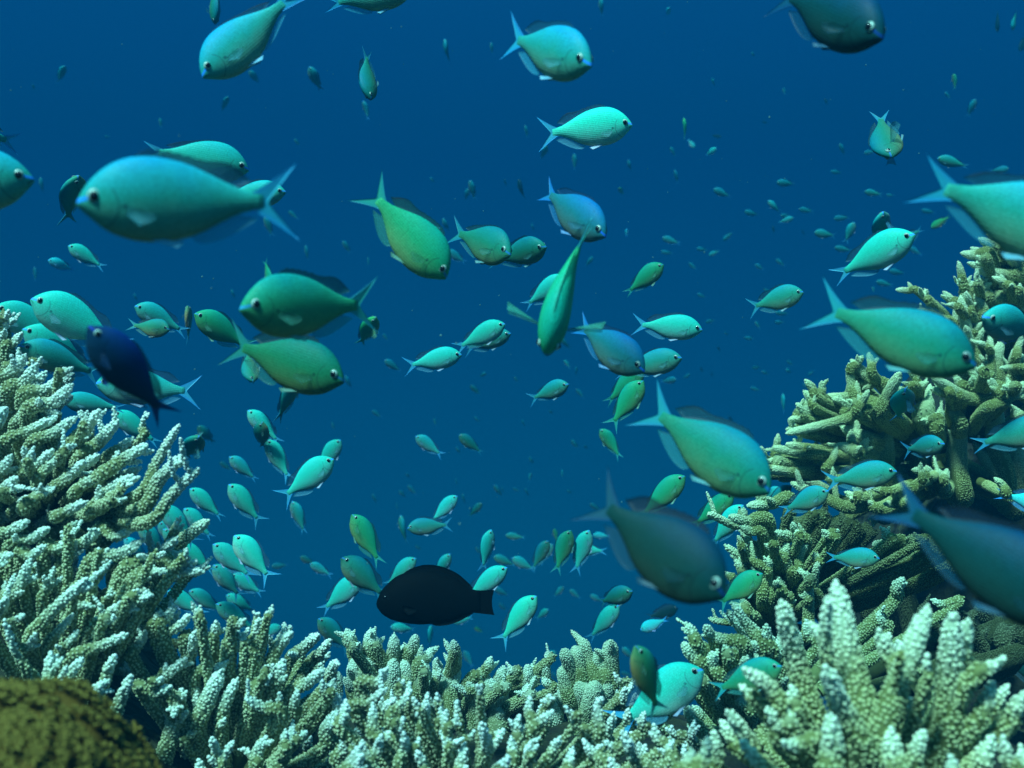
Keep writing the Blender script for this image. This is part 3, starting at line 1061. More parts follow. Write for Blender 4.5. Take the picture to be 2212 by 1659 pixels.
class FishShape:
    def __init__(self, prof, bend, black=False, fins=1.0, spread=1.0, flare=0.0):
        self.fins, self.spread, self.flare = fins, spread, flare
        self.T, self.top, self.bot, self.w = prof
        self.k = bend
        self.black = black
    def bendv(self, v):
        v = np.array(v, float).reshape(-1, 3)
        t = 0.5 - v[:, 0]
        s = np.clip(t - 0.28, 0, None)
        v[:, 1] += self.k * s ** 2
        return v
    def body(self, nt=34, na=22):
        tt = np.concatenate([[0.0], np.linspace(0, 1, nt - 1) ** 1.25 * (self.T[-1] - 0.004) + 0.004])
        V = []
        top, bot, w = (hermite(self.T, a, tt) for a in (self.top, self.bot, self.w))
        for i, t in enumerate(tt):
            sc = 0.35 if i == 0 else 1.0
            for k in range(na):
                a = 2 * math.pi * k / na
                c, s = math.cos(a), math.sin(a)
                mid = (top[i] + bot[i]) / 2
                z = mid + (s * (top[i] - mid)) * sc
                y = w[i] * math.copysign(abs(c) ** 1.12, c) * sc
                V.append((0.5 - t, y, z))
        Q = []
        for i in range(len(tt) - 1):
            for k in range(na):
                Q.append((i * na + k, (i + 1) * na + k, (i + 1) * na + (k + 1) % na, i * na + (k + 1) % na))
        n = len(V)
        V.append((0.5 + 0.002, 0, (top[0] + bot[0]) / 2)); V.append((0.5 - tt[-1] - 0.004, 0, (top[-1] + bot[-1]) / 2))
        Tr = [(n, k, (k + 1) % na) for k in range(na)]
        e = (len(tt) - 1) * na
        Tr += [(n + 1, e + (k + 1) % na, e + k) for k in range(na)]
        return self.bendv(V), np.array(Q), np.array(Tr)
    def sheet(self, base, edge, nrm, m=5, th=0.0035, wav=0.0, zpow=1.0):
        """fin between a base curve and an edge curve, given thickness along nrm"""
        base, edge = np.array(base, float), np.array(edge, float)
        n = len(base)
        f = np.linspace(0, 1, m)[None, :, None]
        mid = base[:, None] * (1 - f) + edge[:, None] * f
        mid[:, :, 2:3] = base[:, None, 2:3] + (edge - base)[:, None, 2:3] * f ** zpow
        nrm = norm(np.array(nrm, float))
        if wav:
            ph = np.linspace(0, 9, n)[:, None, None]
            mid = mid + nrm * wav * np.sin(ph) * f
        t = th * (1 - 0.75 * f)
        A = (mid + nrm * t).reshape(-1, 3); Bv = (mid - nrm * t).reshape(-1, 3)
        idx = np.arange(n * m).reshape(n, m)
        q = np.stack([idx[:-1, :-1], idx[1:, :-1], idx[1:, 1:], idx[:-1, 1:]], -1).reshape(-1, 4)
        N = n * m
        Q = [q, q[:, ::-1] + N]
        loop = np.concatenate([idx[0, :], idx[1:, -1], idx[-1, -2::-1], idx[-2:0:-1, 0]])
        l2 = np.roll(loop, -1)
        Q.append(np.stack([l2, loop, loop + N, l2 + N], -1))
        ray = np.repeat(np.linspace(0, 1, n), m)
        return self.bendv(np.concatenate([A, Bv])), np.concatenate(Q), np.concatenate([ray, ray])
    def X(self, t): return 0.5 - np.asarray(t)
    def tail(self):
        u = np.linspace(-1, 1, 25)
        if self.black:
            b = np.stack([self.X(0.83 + 0 * u), 0 * u, 0.008 + u * 0.092], -1)
            e = np.stack([self.X(1.0 - 0.02 * (1 - u ** 2)), 0 * u, 0.0 + u * 0.105], -1)
        else:
            b = np.stack([self.X(0.79 + 0.0 * u), 0 * u, 0.002 + u * 0.036], -1)
            a = np.abs(u)
            e = np.stack([self.X(0.882 + 0.148 * a ** 1.3), 0 * u, (u * 0.155 - 0.012 * np.sign(u) * np.sin(np.pi * a)) * self.spread], -1)
        return self.sheet(b, e, (0, 1, 0), m=8, th=0.005, zpow=1.0 if self.black else 1.18)
    def dorsal(self):
        t = np.linspace(0.20 if self.black else 0.25, 0.80 if self.black else 0.715, 22)
        top = hermite(self.T, self.top, t)
        s = np.linspace(0, 1, 22)
        if self.black:
            h = 0.04 * np.sin(np.pi * s) ** 0.5; sw = 0.02 + 0 * s
        else:
            h = 0.026 * np.clip(s / 0.12, 0, 1) ** 0.7 + 0.036 * np.exp(-((s - 0.82) / 0.13) ** 2)
            sw = 0.02 + 0.075 * np.clip((s - 0.5) / 0.5, 0, 1)
            h = h * (1 - np.clip((s - 0.93) / 0.07, 0, 1) * 0.55) + (0.006 * (np.arange(22) % 2) * (s < 0.6))
        if not self.black: h = h * self.fins
        b = np.stack([self.X(t), 0 * t, top - 0.012], -1)
        e = np.stack([self.X(t + sw), 0 * t, top + h], -1)
        return self.sheet(b, e, (0, 1, 0), m=4)
    def anal(self):
        t = np.linspace(0.45 if self.black else 0.50, 0.80 if self.black else 0.72, 14)
        bot = hermite(self.T, self.bot, t)
        s = np.linspace(0, 1, 14)
        if self.black: h = 0.03 * np.sin(np.pi * s) ** 0.5; sw = 0.02 + 0 * s
        else: h = 0.022 + 0.036 * np.sin(np.pi * s) ** 0.7; sw = 0.03 + 0.08 * s
        if not self.black: h = h * self.fins
        b = np.stack([self.X(t), 0 * t, bot + 0.012], -1)
        e = np.stack([self.X(t + sw), 0 * t, bot - h * (1 - 0.35 * s)], -1)
        return self.sheet(b, e, (0, 1, 0), m=4)
    def pelvic(self, side):
        s = np.linspace(0, 1, 6)
        b = np.stack([self.X(0.29 + 0.05 * s), side * (0.022 + 0 * s), -0.158 + 0 * s], -1)
        e = np.stack([self.X(0.44 + 0.035 * s), side * (0.040 - 0.008 * s), -0.205 + 0.022 * s], -1)
        return self.sheet(b, e, (0, 1, 0.4 * side), m=4, th=0.004)
    def pectoral(self, side):
        s = np.linspace(0, 1, 9)
        b = np.stack([self.X(0.215 + 0.012 * s), side * (0.080 + 0 * s), -0.048 + 0.034 * s], -1)
        a = s - 0.5
        e = np.stack([self.X(0.345 - 0.30 * a ** 2), side * (0.150 + 0.14 * self.flare - 0.05 * a ** 2), -0.058 + (0.075 + 0.05 * self.flare) * a], -1)
        return self.sheet(b, e, (0.55, -0.8 * side, 0), m=4, th=0.003)
    def eye(self, side, small=False):
        t, z, r = (0.082, 0.032, 0.033) if not self.black else (0.075, 0.055, 0.02)
        y = float(hermite(self.T, self.w, np.array([t]))[0]) * 0.93
        return np.array([0.5 - t, side * y * 0.9, z]), r

def ball(c, r, side, flat, n=14, m=9, frac=0.5):
    """outward half-dome on the y axis"""
    V, Q, T = [], [], []
    for i in range(m):
        ph = (math.pi * frac) * i / (m - 1)
        for k in range(n):
            a = 2 * math.pi * k / n
            V.append(c + np.array([r * math.sin(ph) * math.cos(a), side * r * flat * math.cos(ph), r * math.sin(ph) * math.sin(a)]))
    for i in range(m - 1):
        for k in range(n):
            Q.append((i * n + k, i * n + (k + 1) % n, (i + 1) * n + (k + 1) % n, (i + 1) * n + k))
    return np.array(V), np.array(Q)

CH = (CH_T, CH_TOP, CH_BOT, CH_W)
KINDS = [(0.03, 1.0, 1.18), (0.26, 0.6, 0.85), (-0.26, 0.6, 0.85), (0.12, 0.9, 0.7), (-0.12, 0.35, 1.05), (0.38, 0.3, 0.7), (-0.36, 0.8, 0.6), (0.05, 0.25, 0.55), (0.16, 0.5, 0.8, 1.0)]

def fish_parts(shape):
    """list of (part name, mesh, child part or None)"""
    black = shape.black
    skin = MAT_BLACK if black else MAT_SKIN
    v, q, t = shape.body()
    parts = [("body", make_mesh("body", v, q, t, mats=(skin,)), None)]
    for nm, fn, mat in (("tail_fin", shape.tail, MAT_TAIL), ("dorsal_fin", shape.dorsal, MAT_DORSAL), ("anal_fin", shape.anal, MAT_FIN)):
        v, q, ray = fn()
        parts.append((nm, make_mesh(nm, v, q, attrs={'ray': ray}, mats=(skin if black else mat,)), None))
    for side in (1, -1):
        if not black:
            v, q, ray = shape.pelvic(side)
            parts.append(("pelvic_fin", make_mesh("pelvic_fin", v, q, attrs={'ray': ray}, mats=(MAT_PELVIC,)), None))
        v, q, ray = shape.pectoral(side)
        parts.append(("pectoral_fin", make_mesh("pectoral_fin", v, q, attrs={'ray': ray}, mats=(skin if black else MAT_FIN if shape.flare else MAT_PECTORAL,)), None))
        c, r = shape.eye(side)
        v, q = ball(c, r, side, 0.55)
        v2, q2 = ball(c + np.array([0.001, side * r * 0.34, 0]), r * 0.68, side, 0.58, n=12, m=7)
        parts.append(("eye", make_mesh("eye", shape.bendv(v), q, mats=(skin if black else MAT_IRIS,)),
                      ("pupil", make_mesh("pupil", shape.bendv(v2), q2, mats=(MAT_PUPIL,)))))
    return parts

def fish_single(shape):
    """one small mesh for fish too far off to show their parts"""
    V, Q, T, MI, R = [], [], [], [], []
    n = 0; tri = []; mt = []
    v, q, t = shape.body(nt=16, na=12)
    V.append(v); Q.append(q); MI.append(np.zeros(len(q), int)); tri.append(t); mt.append(np.zeros(len(t), int)); R.append(np.zeros(len(v))); n += len(v)
    for fn, mi in ((shape.tail, 2), (shape.dorsal, 3), (shape.anal, 1), (lambda: shape.pelvic(1), 4), (lambda: shape.pelvic(-1), 4)):
        v, q, r = fn()
        V.append(v); Q.append(q + n); MI.append(np.full(len(q), mi)); R.append(r); n += len(v)
    for side in (1, -1):
        c, r = shape.eye(side)
        for rr, cc_, mi in ((r, c, 5), (r * 0.62, c + np.array([0.001, side * r * 0.34, 0]), 6)):
            v, q = ball(cc_, rr, side, 0.6, n=8, m=4)
            V.append(shape.bendv(v)); Q.append(q + n); MI.append(np.full(len(q), mi)); R.append(np.zeros(len(v))); n += len(v)
    return make_mesh("small_fish", np.concatenate(V), np.concatenate(Q), np.concatenate(tri), {'ray': np.concatenate(R)},
                     (MAT_SKIN, MAT_FIN, MAT_TAIL, MAT_DORSAL, MAT_PELVIC, MAT_IRIS, MAT_PUPIL),
                     np.concatenate(MI + mt))

PARTS = [fish_parts(FishShape(CH, *b[:1], False, *b[1:])) for b in KINDS]
SMALL = [fish_single(FishShape(CH, *b[:1], False, *b[1:])) for b in KINDS]
BLACK = fish_parts(FishShape((BK_T, BK_TOP, BK_BOT, BK_W), 0.1, True))

LOOK = {  # colour multiplier, shade on dim near fish put in, and how far the skin is of the pale mint kind
    'T': ((0.70, 0.92, 1.16), 0.08), 'D': ((0.07, 0.115, 0.17), 0.0), 'C': ((0.06, 0.145, 0.26), 0.0), 'E': ((0.50, 0.55, 0.55), 0.1), 'B': ((0.45, 0.50, 0.85), 0.0),
    'N': ((0.03, 0.085, 0.36), 0.0), 'M': ((1.5, 0.95, 1.12), 1.0), 'L': ((1.3, 0.85, 1.05), 0.65), 'W': ((2.2, 1.22, 1.45), 1.0),
    'P': ((1.7, 1.1, 1.7), 1.0), 'J': ((0.42, 0.48, 0.34), 0.1), 'R': ((1.0, 0.62, 0.46), 0.2), 'V': ((0.45, 0.70, 0.66), 0.0), 'G': ((0.75, 0.80, 0.50), 0.35), 'O': ((1.25, 0.72, 0.62), 0.15), 'F': ((0.6, 0.52, 0.75), 0.6),
    'Y': ((1.9, 0.85, 0.35), 0.5), 'A': ((0.9, 0.72, 0.80), 0.3), 'H': ((0.75, 0.85, 0.60), 0.1),
}
GROUP = "blue-green reef fish schooling over the coral"
rnd = random.Random(3)

def fish_matrix(n, t, yaw, roll, flip, TL, hgt=1.0, wid=1.0):
    hx, hy = n[0] - t[0], -(n[1] - t[1])
    L = math.hypot(hx, hy)
    hx, hy = hx / L, hy / L
    th = math.radians(yaw)
    d = TL * max(math.cos(th), 0.2) * F / L
    c = Vector(P((n[0] + t[0]) / 2, (n[1] + t[1]) / 2, d))
    v = c.normalized()
    r = v.cross(Vector((0, 0, 1))).normalized()
    u = r.cross(v)
    ax = (math.cos(th) * (hx * r + hy * u) - math.sin(th) * v).normalized()
    px, py = -hy, hx
    if py < 0: px, py = -px, -py
    if flip: px, py = -px, -py
    d0 = (px * r + py * u)
    d0 = (d0 - ax * d0.dot(ax)).normalized()
    e = ax.cross(d0)
    if e.dot(v) > 0: e = -e
    ph = math.radians(roll)
    Z = (math.cos(ph) * d0 + math.sin(ph) * e).normalized()
    Y = Z.cross(ax)
    M = Matrix((ax, Y, Z)).transposed().to_4x4()
    return Matrix.Translation(c) @ M @ Matrix.Diagonal((TL, TL * wid, TL * hgt, 1)), d

def add_fish(parts, M, color, label, cat, group, name):
    root = bpy.data.objects.new(name, None)
    root.empty_display_size = 0.3
    COL.objects.link(root)
    root.matrix_world = M
    tag(root, label, cat, group)
    for nm, me, child in parts:
        o = bpy.data.objects.new(nm, me); COL.objects.link(o); o.parent = root; o.color = color
        if child:
            c = bpy.data.objects.new(child[0], child[1]); COL.objects.link(c); c.parent = o; c.color = color
    return root

FISH = """
00 1325 505 1890 -20 22 -8 T k1.05|teal fish diving down-left with its tail cut by the top edge
00 545 1345 1885 1275 4 3 T k1.06 b0 h1.05|biggest teal fish in full side view, facing left with forked tail
00 1605 1085 950 990 0 0 L|teal-mint fish half hidden behind the back of the biggest teal fish
00 1848 1235 1390 1310 10 0 L k1.05|fish whose head shows through the fork of the biggest fish's tail
00 505 1140 425 1430 45 35 O|fish swimming upright toward us just before the biggest fish's snout
00 170 1120 -880 1270 10 0 T k1.1|fish head with large eye entering at the left edge
00 -420 790 95 905 0 0 T|fish of which only a pale tail tip shows at the left edge
00 420 425 378 525 30 0 F|lone small dim fish in open water near the upper left corner
00 1615 460 1680 540 10 0 F|small dim fish under the belly of the diving teal fish at top
00 2005 435 2075 590 10 30 F|thin dim fish sinking tail down right of the diving teal fish
00 1478 622 1440 725 10 40 F|thin dim fish above and right of the biggest teal fish
00 1908 900 1942 945 0 0 F|tiny faded speck of a fish above the half hidden mint fish's snout
00 262 1148 270 1250 5 50 F|thin upright dim fish between the left edge head and the upright fish
00 1868 1368 1932 1418 0 0 F|small dim fish just right of the biggest fish's lower tail lobe
00 1715 1400 1765 1530 0 30 F|faint thin fish hanging beneath the biggest fish's tail
00 1980 1588 1992 1690 0 55 F|thin dim vertical fish above the big green fish
10 470 -90 -90 50 0 -8 T|fish cut by the top edge showing only belly and pale fins
00 1395 150 1380 -150 20 70 E k1.2|dark olive fish seen edge on behind the diving teal fish at the top edge
00 450 1598 668 1732 0 0 M|mint fish beneath the biggest teal fish, head up at left
01 318 30 480 92 10 0 P|pale blue little fish left of and below its mint companion
00 680 885 715 885 0 0 F|tiny faint fish in open water above the biggest fish's back
00 1035 765 1045 830 0 40 F|faint speck of a fish between the diving fish and the biggest fish
00 212 545 222 585 20 0 F|faint speck of a fish below the lone dim fish at upper left
10 1605 420 1055 232 50 6 T k1.02 b0|teal fish turned toward us with raised tail at top centre
10 1885 815 1285 862 0 0 W b0|brightest silvery mint fish in profile alone above the centre
10 190 640 148 345 42 48 E f|dim fish seen head on, nose down, in the upper water left of centre
10 140 655 185 770 0 40 F|faint thin fish right below the nose-down dim fish
10 680 1800 165 1220 6 5 G b0|green fish diving to the right with forked tail raised behind
10 642 1478 480 1600 0 0 W|white fish head peeking from behind the diving green fish
10 1090 1650 730 1500 50 5 E|stout teal fish facing us, the left one of a touching pair
10 1325 1602 1000 1680 42 5 E k1.08|round green fish facing right, the right one of a touching pair
10 1705 1530 1250 1205 38 12 B b1|steel blue fish with dark back fin and blue snout right of centre top
11 1330 640 1520 -215 14 86 G k1.0 b8 w1.25|fish diving straight at us, back and both eyes showing
11 1462 135 1180 330 8 0 M|fish half hidden behind the one diving straight at us
10 1330 940 1300 1040 20 30 A|small yellowish fish right under the brightest fish's tail
10 1507 995 1515 1102 5 50 F|thin vertical fish below the brightest fish's belly
10 1860 1035 1870 1112 5 50 F|thin vertical fish below the brightest fish's snout
10 2160 1100 2180 1188 5 50 F|thin vertical fish at upper right of the steel blue fish
10 1680 -10 1686 105 5 50 F|thin dim fish hanging from the top edge right of centre
10 2125 48 2115 108 40 0 P|tiny pale blue fish near the top edge at centre right
10 670 255 690 415 5 80 F|dim fish with spread side fins seen from above, at top centre
10 970 275 976 350 5 50 F|thin dim fish left of the teal fish with raised tail
10 1190 810 1206 892 5 50 F|faint thin fish left of the brightest fish's tail
10 832 1168 866 1292 10 30 F|faint fish, upper of two overlapping in the centre water
10 822 1220 804 1302 10 0 F|faint fish, lower of two overlapping in the centre water
10 1150 1160 1170 1290 0 60 D|dark thin fish left of the steel blue fish's raised tail
10 1058 1160 1066 1210 0 60 D|tiny dark thin fish in the centre water
10 1798 1214 1826 1262 40 0 Y|yellowish dot of a fish right of the steel blue fish
10 658 1414 690 1502 0 40 F|thin dim fish just right of the peeking white head
10 2078 1540 2195 1578 0 0 F|pale dim fish in profile, upper of two right of the steel blue fish
10 2070 1630 2152 1645 0 0 F|pale dim fish in profile, lower of two right of the steel blue fish
10 1850 1484 1845 1532 0 20 P|tiny bright fish right of the steel blue fish's snout
10 8 1560 60 1642 0 20 F|dim fish slanting down left of the diving green fish
10 1234 1448 1246 1502 0 60 F|tiny thin fish above the round green fish
10 2132 952 2166 1016 0 30 F|faint thin fish in the water right of the brightest fish
10 685 1625 805 1700 0 0 F|pale fish half hidden behind the stout teal fish
10 575 1150 605 1185 0 0 F|faint tiny fish above the diving green fish
20 1262 262 600 -90 46 3 C k1.12 b0|large dark teal fish with bright eye cut by the top edge at right
20 1352 1015 1272 760 60 20 E f b8|dark fish facing us nose down in the upper right water
20 1175 992 1252 980 0 0 F|dim fish just left of the dark nose-down fish's chin
20 2700 1655 1585 1130 0 0 T k1.06|large teal fish leaving at the right edge, tail toward the middle
20 1655 1020 1842 1085 0 10 A|fish with pale lit back above the large tail at the right edge
20 1300 1375 1272 1590 45 35 L b8|fish swimming upright in front of the mint fish near the right coral top
20 1488 1532 985 1790 8 0 M b3|mint fish heading up right behind an upright fish near the right coral
20 1390 1590 1548 1484 0 0 A k1.05|fish showing only a tail beyond the mint fish's head at upper right
20 1612 1478 1728 1402 0 0 Y|small silvery yellow fish slanting below the large tail at right
20 220 962 148 1008 20 0 W|small bright silvery fish in the water right of the thin pale pair
20 8 765 26 905 0 85 Y|thin pale fish seen from above, upper one of a pair right of the brightest fish
20 76 960 34 900 25 0 L|small fish touching the lower end of the thin pale fish
20 250 890 188 872 0 0 D|small dark faint fish above the small bright silvery one
20 1898 645 1848 752 10 0 F|dim fish swimming up alone near the upper right corner
20 1755 478 1772 578 0 40 Y|thin yellowish fish near the upper right corner
20 1698 594 1738 642 0 20 F|faint fish between the thin yellowish one and the lone dim one
20 2040 205 2038 72 10 70 D|dark thin fish, left of two at the top right corner
20 2140 195 2152 70 10 60 L k.9|pale thin fish, right of two at the top right corner
20 2190 330 2215 230 20 20 D|dark fish partly cut by the right edge near the top
20 1018 928 1046 1008 0 40 F|faint thin fish left of the dark nose-down fish
20 198 1224 312 1278 0 10 F|dim fish facing left, first of a loose row above the right slope
20 608 1180 728 1196 0 10 F|dim fish facing left, highest of the loose row above the right slope
20 553 1298 628 1378 0 10 L|pale fish with drooping tail above a crossing pair
20 398 1368 492 1398 0 10 F|faint fish left of the pale one with drooping tail
20 718 1414 618 1440 0 0 L|pale fish facing right, lower of the crossing pair
20 632 1395 702 1402 0 10 F k1.05|dim fish, upper of the crossing pair
20 753 1354 848 1372 0 10 F|dim fish facing left just right of the crossing pair
20 1178 1240 1292 1262 0 10 A|fish facing left above the upright fish near the right coral
20 1320 1264 1372 1266 0 0 F|tiny fish right behind the one above the upright fish
20 978 1416 1082 1410 0 10 F|faint fish left of the upright fish near the right coral
20 1112 1442 1052 1572 10 10 L|fish swimming steeply up left of the upright fish near the coral top
20 853 1504 988 1532 0 10 A|fish facing left with straight back below the faint row
20 1548 1360 1638 1382 0 10 F|faint fish facing left above the small silvery yellow one
20 262 1558 328 1502 0 0 F|dim fish heading down left in the right hand water
20 88 1610 162 1622 0 10 F|faint fish, left of two low in the right hand water
20 168 1656 242 1622 0 0 L|pale fish slanting up, right of two low in the right hand water
20 983 1604 1098 1626 0 10 F|faint fish left of the mint fish's tail by the right coral
20 1463 1600 1552 1652 0 10 F|faint fish under the mint fish's head by the right coral
20 2112 1100 1990 1106 0 0 F|dim fish passing behind the large tail at the right edge
20 960 1110 1030 1122 0 10 F|faint fish left and below the dark nose-down fish
20 584 1462 596 1518 0 60 D|tiny dark thin fish right of the dim fish heading down left
20 775 1490 790 1530 0 60 D|tiny dark thin fish below the dim fish right of the crossing pair
20 448 335 462 370 0 20 F|faint speck of a fish left of the large dark fish's belly
20 652 570 662 615 0 20 F|faint speck of a fish under the large dark fish's fin
20 190 505 205 560 0 50 F|faint thin speck in the open water left of the large dark fish
20 922 640 938 682 0 20 D|dark speck of a fish above left of the dark nose-down fish
20 515 785 550 800 0 20 D|dark speck of a fish in the right hand open water
01 -14 335 445 575 4 8 M k.98 b3|bright mint fish at the left edge facing left, highest of the left cluster
01 165 478 600 735 4 8 M k.94 b2|mint fish tucked directly under the left edge mint fish
01 148 588 640 770 10 5 A k.90|greyish teal fish resting lowest of the left cluster above the coral
01 226 288 800 585 3 5 M k1.06 b3|mint fish running behind the dark navy fish, second from the left edge
01 592 462 1085 1090 12 10 N k.74 b2|dark navy fish heading steeply up over the left coral
01 640 830 1275 882 5 -5 L k1.15 b0|pale mint fish whose tail half shows right of the dark navy fish
01 420 935 790 990 10 0 L k.80|dull teal fish squeezed between the coral and the dark navy fish
01 740 1010 1022 1222 5 0 M|mint fish half hidden behind coral tips under the dark navy fish
01 1290 1170 1195 1330 58 20 O b8|greyish fish facing us behind the tall coral finger at left
01 1283 1100 1388 1218 10 10 E|dark teal fish behind the tall coral finger at left
01 882 328 1200 492 5 5 L b3|blue-mint fish with forked tail above left centre, behind a grey one
01 1092 478 860 455 40 -10 O k.78|grey fish in front of the blue-mint fish, facing right
01 1216 322 1232 560 25 -75 O k.8|narrow pale fish swimming upright beside the blue-mint fish
01 1268 376 1620 600 8 8 G b0|olive green fish with dark back fin behind the dark green fish's tail
01 1582 350 2430 310 33 4 H k1.04 b0|big green fish facing left with open forked tail
01 1758 200 1714 22 20 55 G k1.1|small green fish rising from behind the big green fish's head
01 2218 812 1470 560 22 6 J k1.02 b0|dark green fish with blue streak on its snout facing right
01 1640 815 1598 615 48 20 O f b8|grey-brown fish hanging nose down beneath the dark green fish's tail
01 1925 760 1808 1085 8 40 O|thin fish with forked tail under the dark green fish's belly
01 1607 1000 1815 1215 4 6 W b3|bright mint fish, top of a chain of three going down
01 1702 1075 1688 1275 40 -20 O k.85|grey-brown fish overlapping the top of the chain of three
01 1728 1188 1880 1450 5 8 M b1|mint fish, lowest of the chain of three
01 2208 1192 2050 1405 4 5 M k1.1|mint fish heading up right behind a second mint fish
01 2162 1318 1820 1572 2 2 M b0|mint fish heading up right with wide forked tail, left of centre
01 1488 1300 1662 1455 5 8 L|teal green fish swimming up left above the left hand shoal
01 1424 1335 1502 1388 0 10 E|dark faint fish left of the teal green one
01 1234 1505 1438 1702 5 6 M|mint fish of the left shoal just below the coral arm's tall tips
01 1484 1478 1692 1735 4 5 M b0|mint fish of the left shoal, right of and above its twin
01 1894 1588 1978 1795 8 35 L|narrow mint fish alone right of the left shoal
01 2062 560 2100 625 0 10 F|faint fish under the dark green fish's chin
01 868 240 885 300 0 60 F|faint thin fish above the blue-mint fish
01 1500 215 1520 285 0 60 F|faint thin fish left of the big green fish's mouth
01 222 70 235 165 0 60 F|thin dim fish above the left cluster
01 2150 1075 2168 1130 0 30 F|faint fish right of the thin fish with forked tail
02 1050 -45 1268 215 5 5 M|large mint fish behind the long coral arm's tip, front of two
02 1195 -25 1372 172 5 5 M k1.08|mint fish behind the long coral arm's tip, rear of two
02 1028 65 1210 230 10 5 L k1.1|pale mint fish face showing left above its bigger neighbour's head
02 1060 108 1250 300 8 5 L|mint fish with big eye right behind the coral arm
02 905 75 1080 290 10 5 L|dull mint fish mostly hidden by coral, left end of the shoal
02 808 165 960 330 10 5 P|pale blue-green fish at the coral edge, furthest left of the shoal
02 1160 200 1385 395 5 8 M|mint fish crossing under the long coral arm with its tail free
02 1384 205 1632 432 4 6 M b3|mint fish just left of and behind the largest shoal fish
02 1520 150 1758 445 3 4 W b0|largest brightest mint fish of the left shoal in full view
02 1384 340 1560 560 8 4 L|duller teal fish overlapping a bright one in the lower shoal
02 1500 405 1702 532 5 10 M k1.05|bright yellow-mint fish behind the duller teal shoal fish
02 1228 506 1445 648 8 8 L|teal mint fish lying flat in the lower shoal
02 1404 590 1660 775 10 5 L b0|stout teal fish right above the white coral tips at lower left
02 1468 535 1648 655 5 8 M|small mint fish between the two stout lower shoal fish
02 1088 508 1328 672 4 8 M|bright green fish with forked tail, lowest left of the shoal
02 1822 748 1660 800 15 0 M|mint fish head peeking past white coral tips facing right
02 1758 352 1868 344 0 0 F|faint bluish fish right of the largest shoal fish
02 1944 288 2042 342 5 10 O|brownish faint fish above a mint one right of the shoal
02 2008 334 2152 412 2 10 L|slim mint fish below a brownish one right of the shoal
02 2345 430 2080 640 5 0 M k1.08|mint fish with spread tail behind the stout teal fish by the black fish
02 2062 690 2270 900 10 8 A|dark green fish over the coral, left of and below the black fish
12 70 15 255 342 4 2 G b3|green fish swimming up with white belly fins, above the stout teal fish
12 2 296 292 560 15 4 A b0|stout teal fish just left of the black fish
12 484 302 285 480 3 0 L|mint fish behind the black fish's back at left
12 706 272 600 450 15 10 L|teal fish standing upright behind the black fish's back
12 230 590 990 592 0 0 K k1.35 h1.0|black oval fish with short square tail facing left
12 385 20 405 208 5 60 A|thin vertical fish above the mint fish behind the black one
12 427 106 716 82 2 0 A|teal fish lying level, crossed by a brighter fish
11 752 1556 575 1730 4 0 M|bright mint fish heading up right across a level teal fish
11 912 1600 825 1690 10 0 E|olive fish heading up right, right of the bright crossing fish
12 972 114 908 378 5 30 M|slim mint fish swimming straight up at centre
12 1062 152 1192 165 2 0 A|small teal green fish in profile facing left at centre
12 984 290 1132 345 5 5 A|green fish facing left, front of two touching below centre
12 1104 300 1255 375 5 5 L k1.05|pale green fish facing left, behind its touching neighbour
12 1342 186 1238 372 12 0 E|dark teal fish swimming up in front of a pale one
12 1369 206 1288 332 5 0 L k1.06|pale fish showing behind the dark teal upward swimmer
12 1486 118 1384 392 4 10 G|green-mint fish swimming up, left of its paler twin
12 1376 108 1402 192 0 30 Y|faint yellowish fish behind the green-mint upward swimmer
12 1606 118 1510 392 4 10 M|pale mint fish swimming up with white tail, right of its greener twin
12 1490 240 1716 250 2 5 M k1.1|pale fish facing left behind the mint upward swimmer
12 1628 152 1746 155 0 0 P|small light blue fish in profile beside the large dark diving fish
12 1076 362 790 570 4 4 M b0|mint fish emerging from behind the black fish's tail
12 985 490 1092 545 0 10 F|faint yellowish fish under the black fish's tail
12 1266 546 1020 850 3 2 M b0|mint fish swimming up with wide forked tail over the middle coral gap
12 1343 632 1264 692 35 0 M|round little mint fish right of the fork-tailed upward swimmer
12 1441 484 1374 552 5 0 L|small mint fish heading up, left of a smaller one
12 1477 504 1552 558 0 10 L|small mint fish heading left, over the right middle coral
12 1886 512 1650 600 36 4 E|olive fish turned toward us above a mint fish over the coral fingers
12 1610 540 1702 582 5 0 L|small mint fish behind the olive fish's tail
12 1800 605 1600 830 4 2 M k1.06|mint fish heading up under the olive one
12 1940 768 2112 690 5 0 P k.8|bright light blue fish facing left beside the right coral twigs
12 2180 620 1985 688 5 -5 D|dark fish half hidden under the large dark diving fish
12 1393 904 1290 975 5 0 L|green fish hovering above a single coral finger
12 1818 880 1905 955 15 5 L|teal fish half hidden between coral fingers and the olive fish
12 1905 880 2055 1300 38 -25 R k.62 b0 h0.85 w.8|olive fish hanging head up, close in front of the large green-teal fish
12 2345 1020 1770 1395 2 2 M k1.0 b0|large green-teal fish with blue tail behind the olive head-up fish
12 860 750 918 778 0 0 Y|tiny olive fish just below the black fish's tail
12 318 745 485 762 10 0 M|mint fish face peeking out under the black fish's belly
12 581 735 572 872 5 55 M|slim mint fish hanging below the black fish's belly
12 720 715 852 682 5 0 M|mint fish showing only its tail under the black fish
12 790 900 858 1002 0 20 F|faint fish above the coral knobs below the black fish
12 1360 1040 1422 1102 0 10 F|faint fish between single coral finger and coral fingers
12 1808 1042 1888 1056 0 0 A|teal fish between the coral fingers and the large green-teal fish
12 1018 590 1076 642 0 10 F|faint olive fish left of the fork-tailed upward swimmer
12 -25 808 50 862 0 10 A|teal fish showing at the coral edge under the dark green one
12 480 215 520 250 0 0 F|faint fish under the level teal fish
12 870 225 910 280 0 10 F|faint fish left of the slim straight upward swimmer
11 781 640 410 715 2 2 M b0|mint fish facing right with blue snout, left of a darker pair
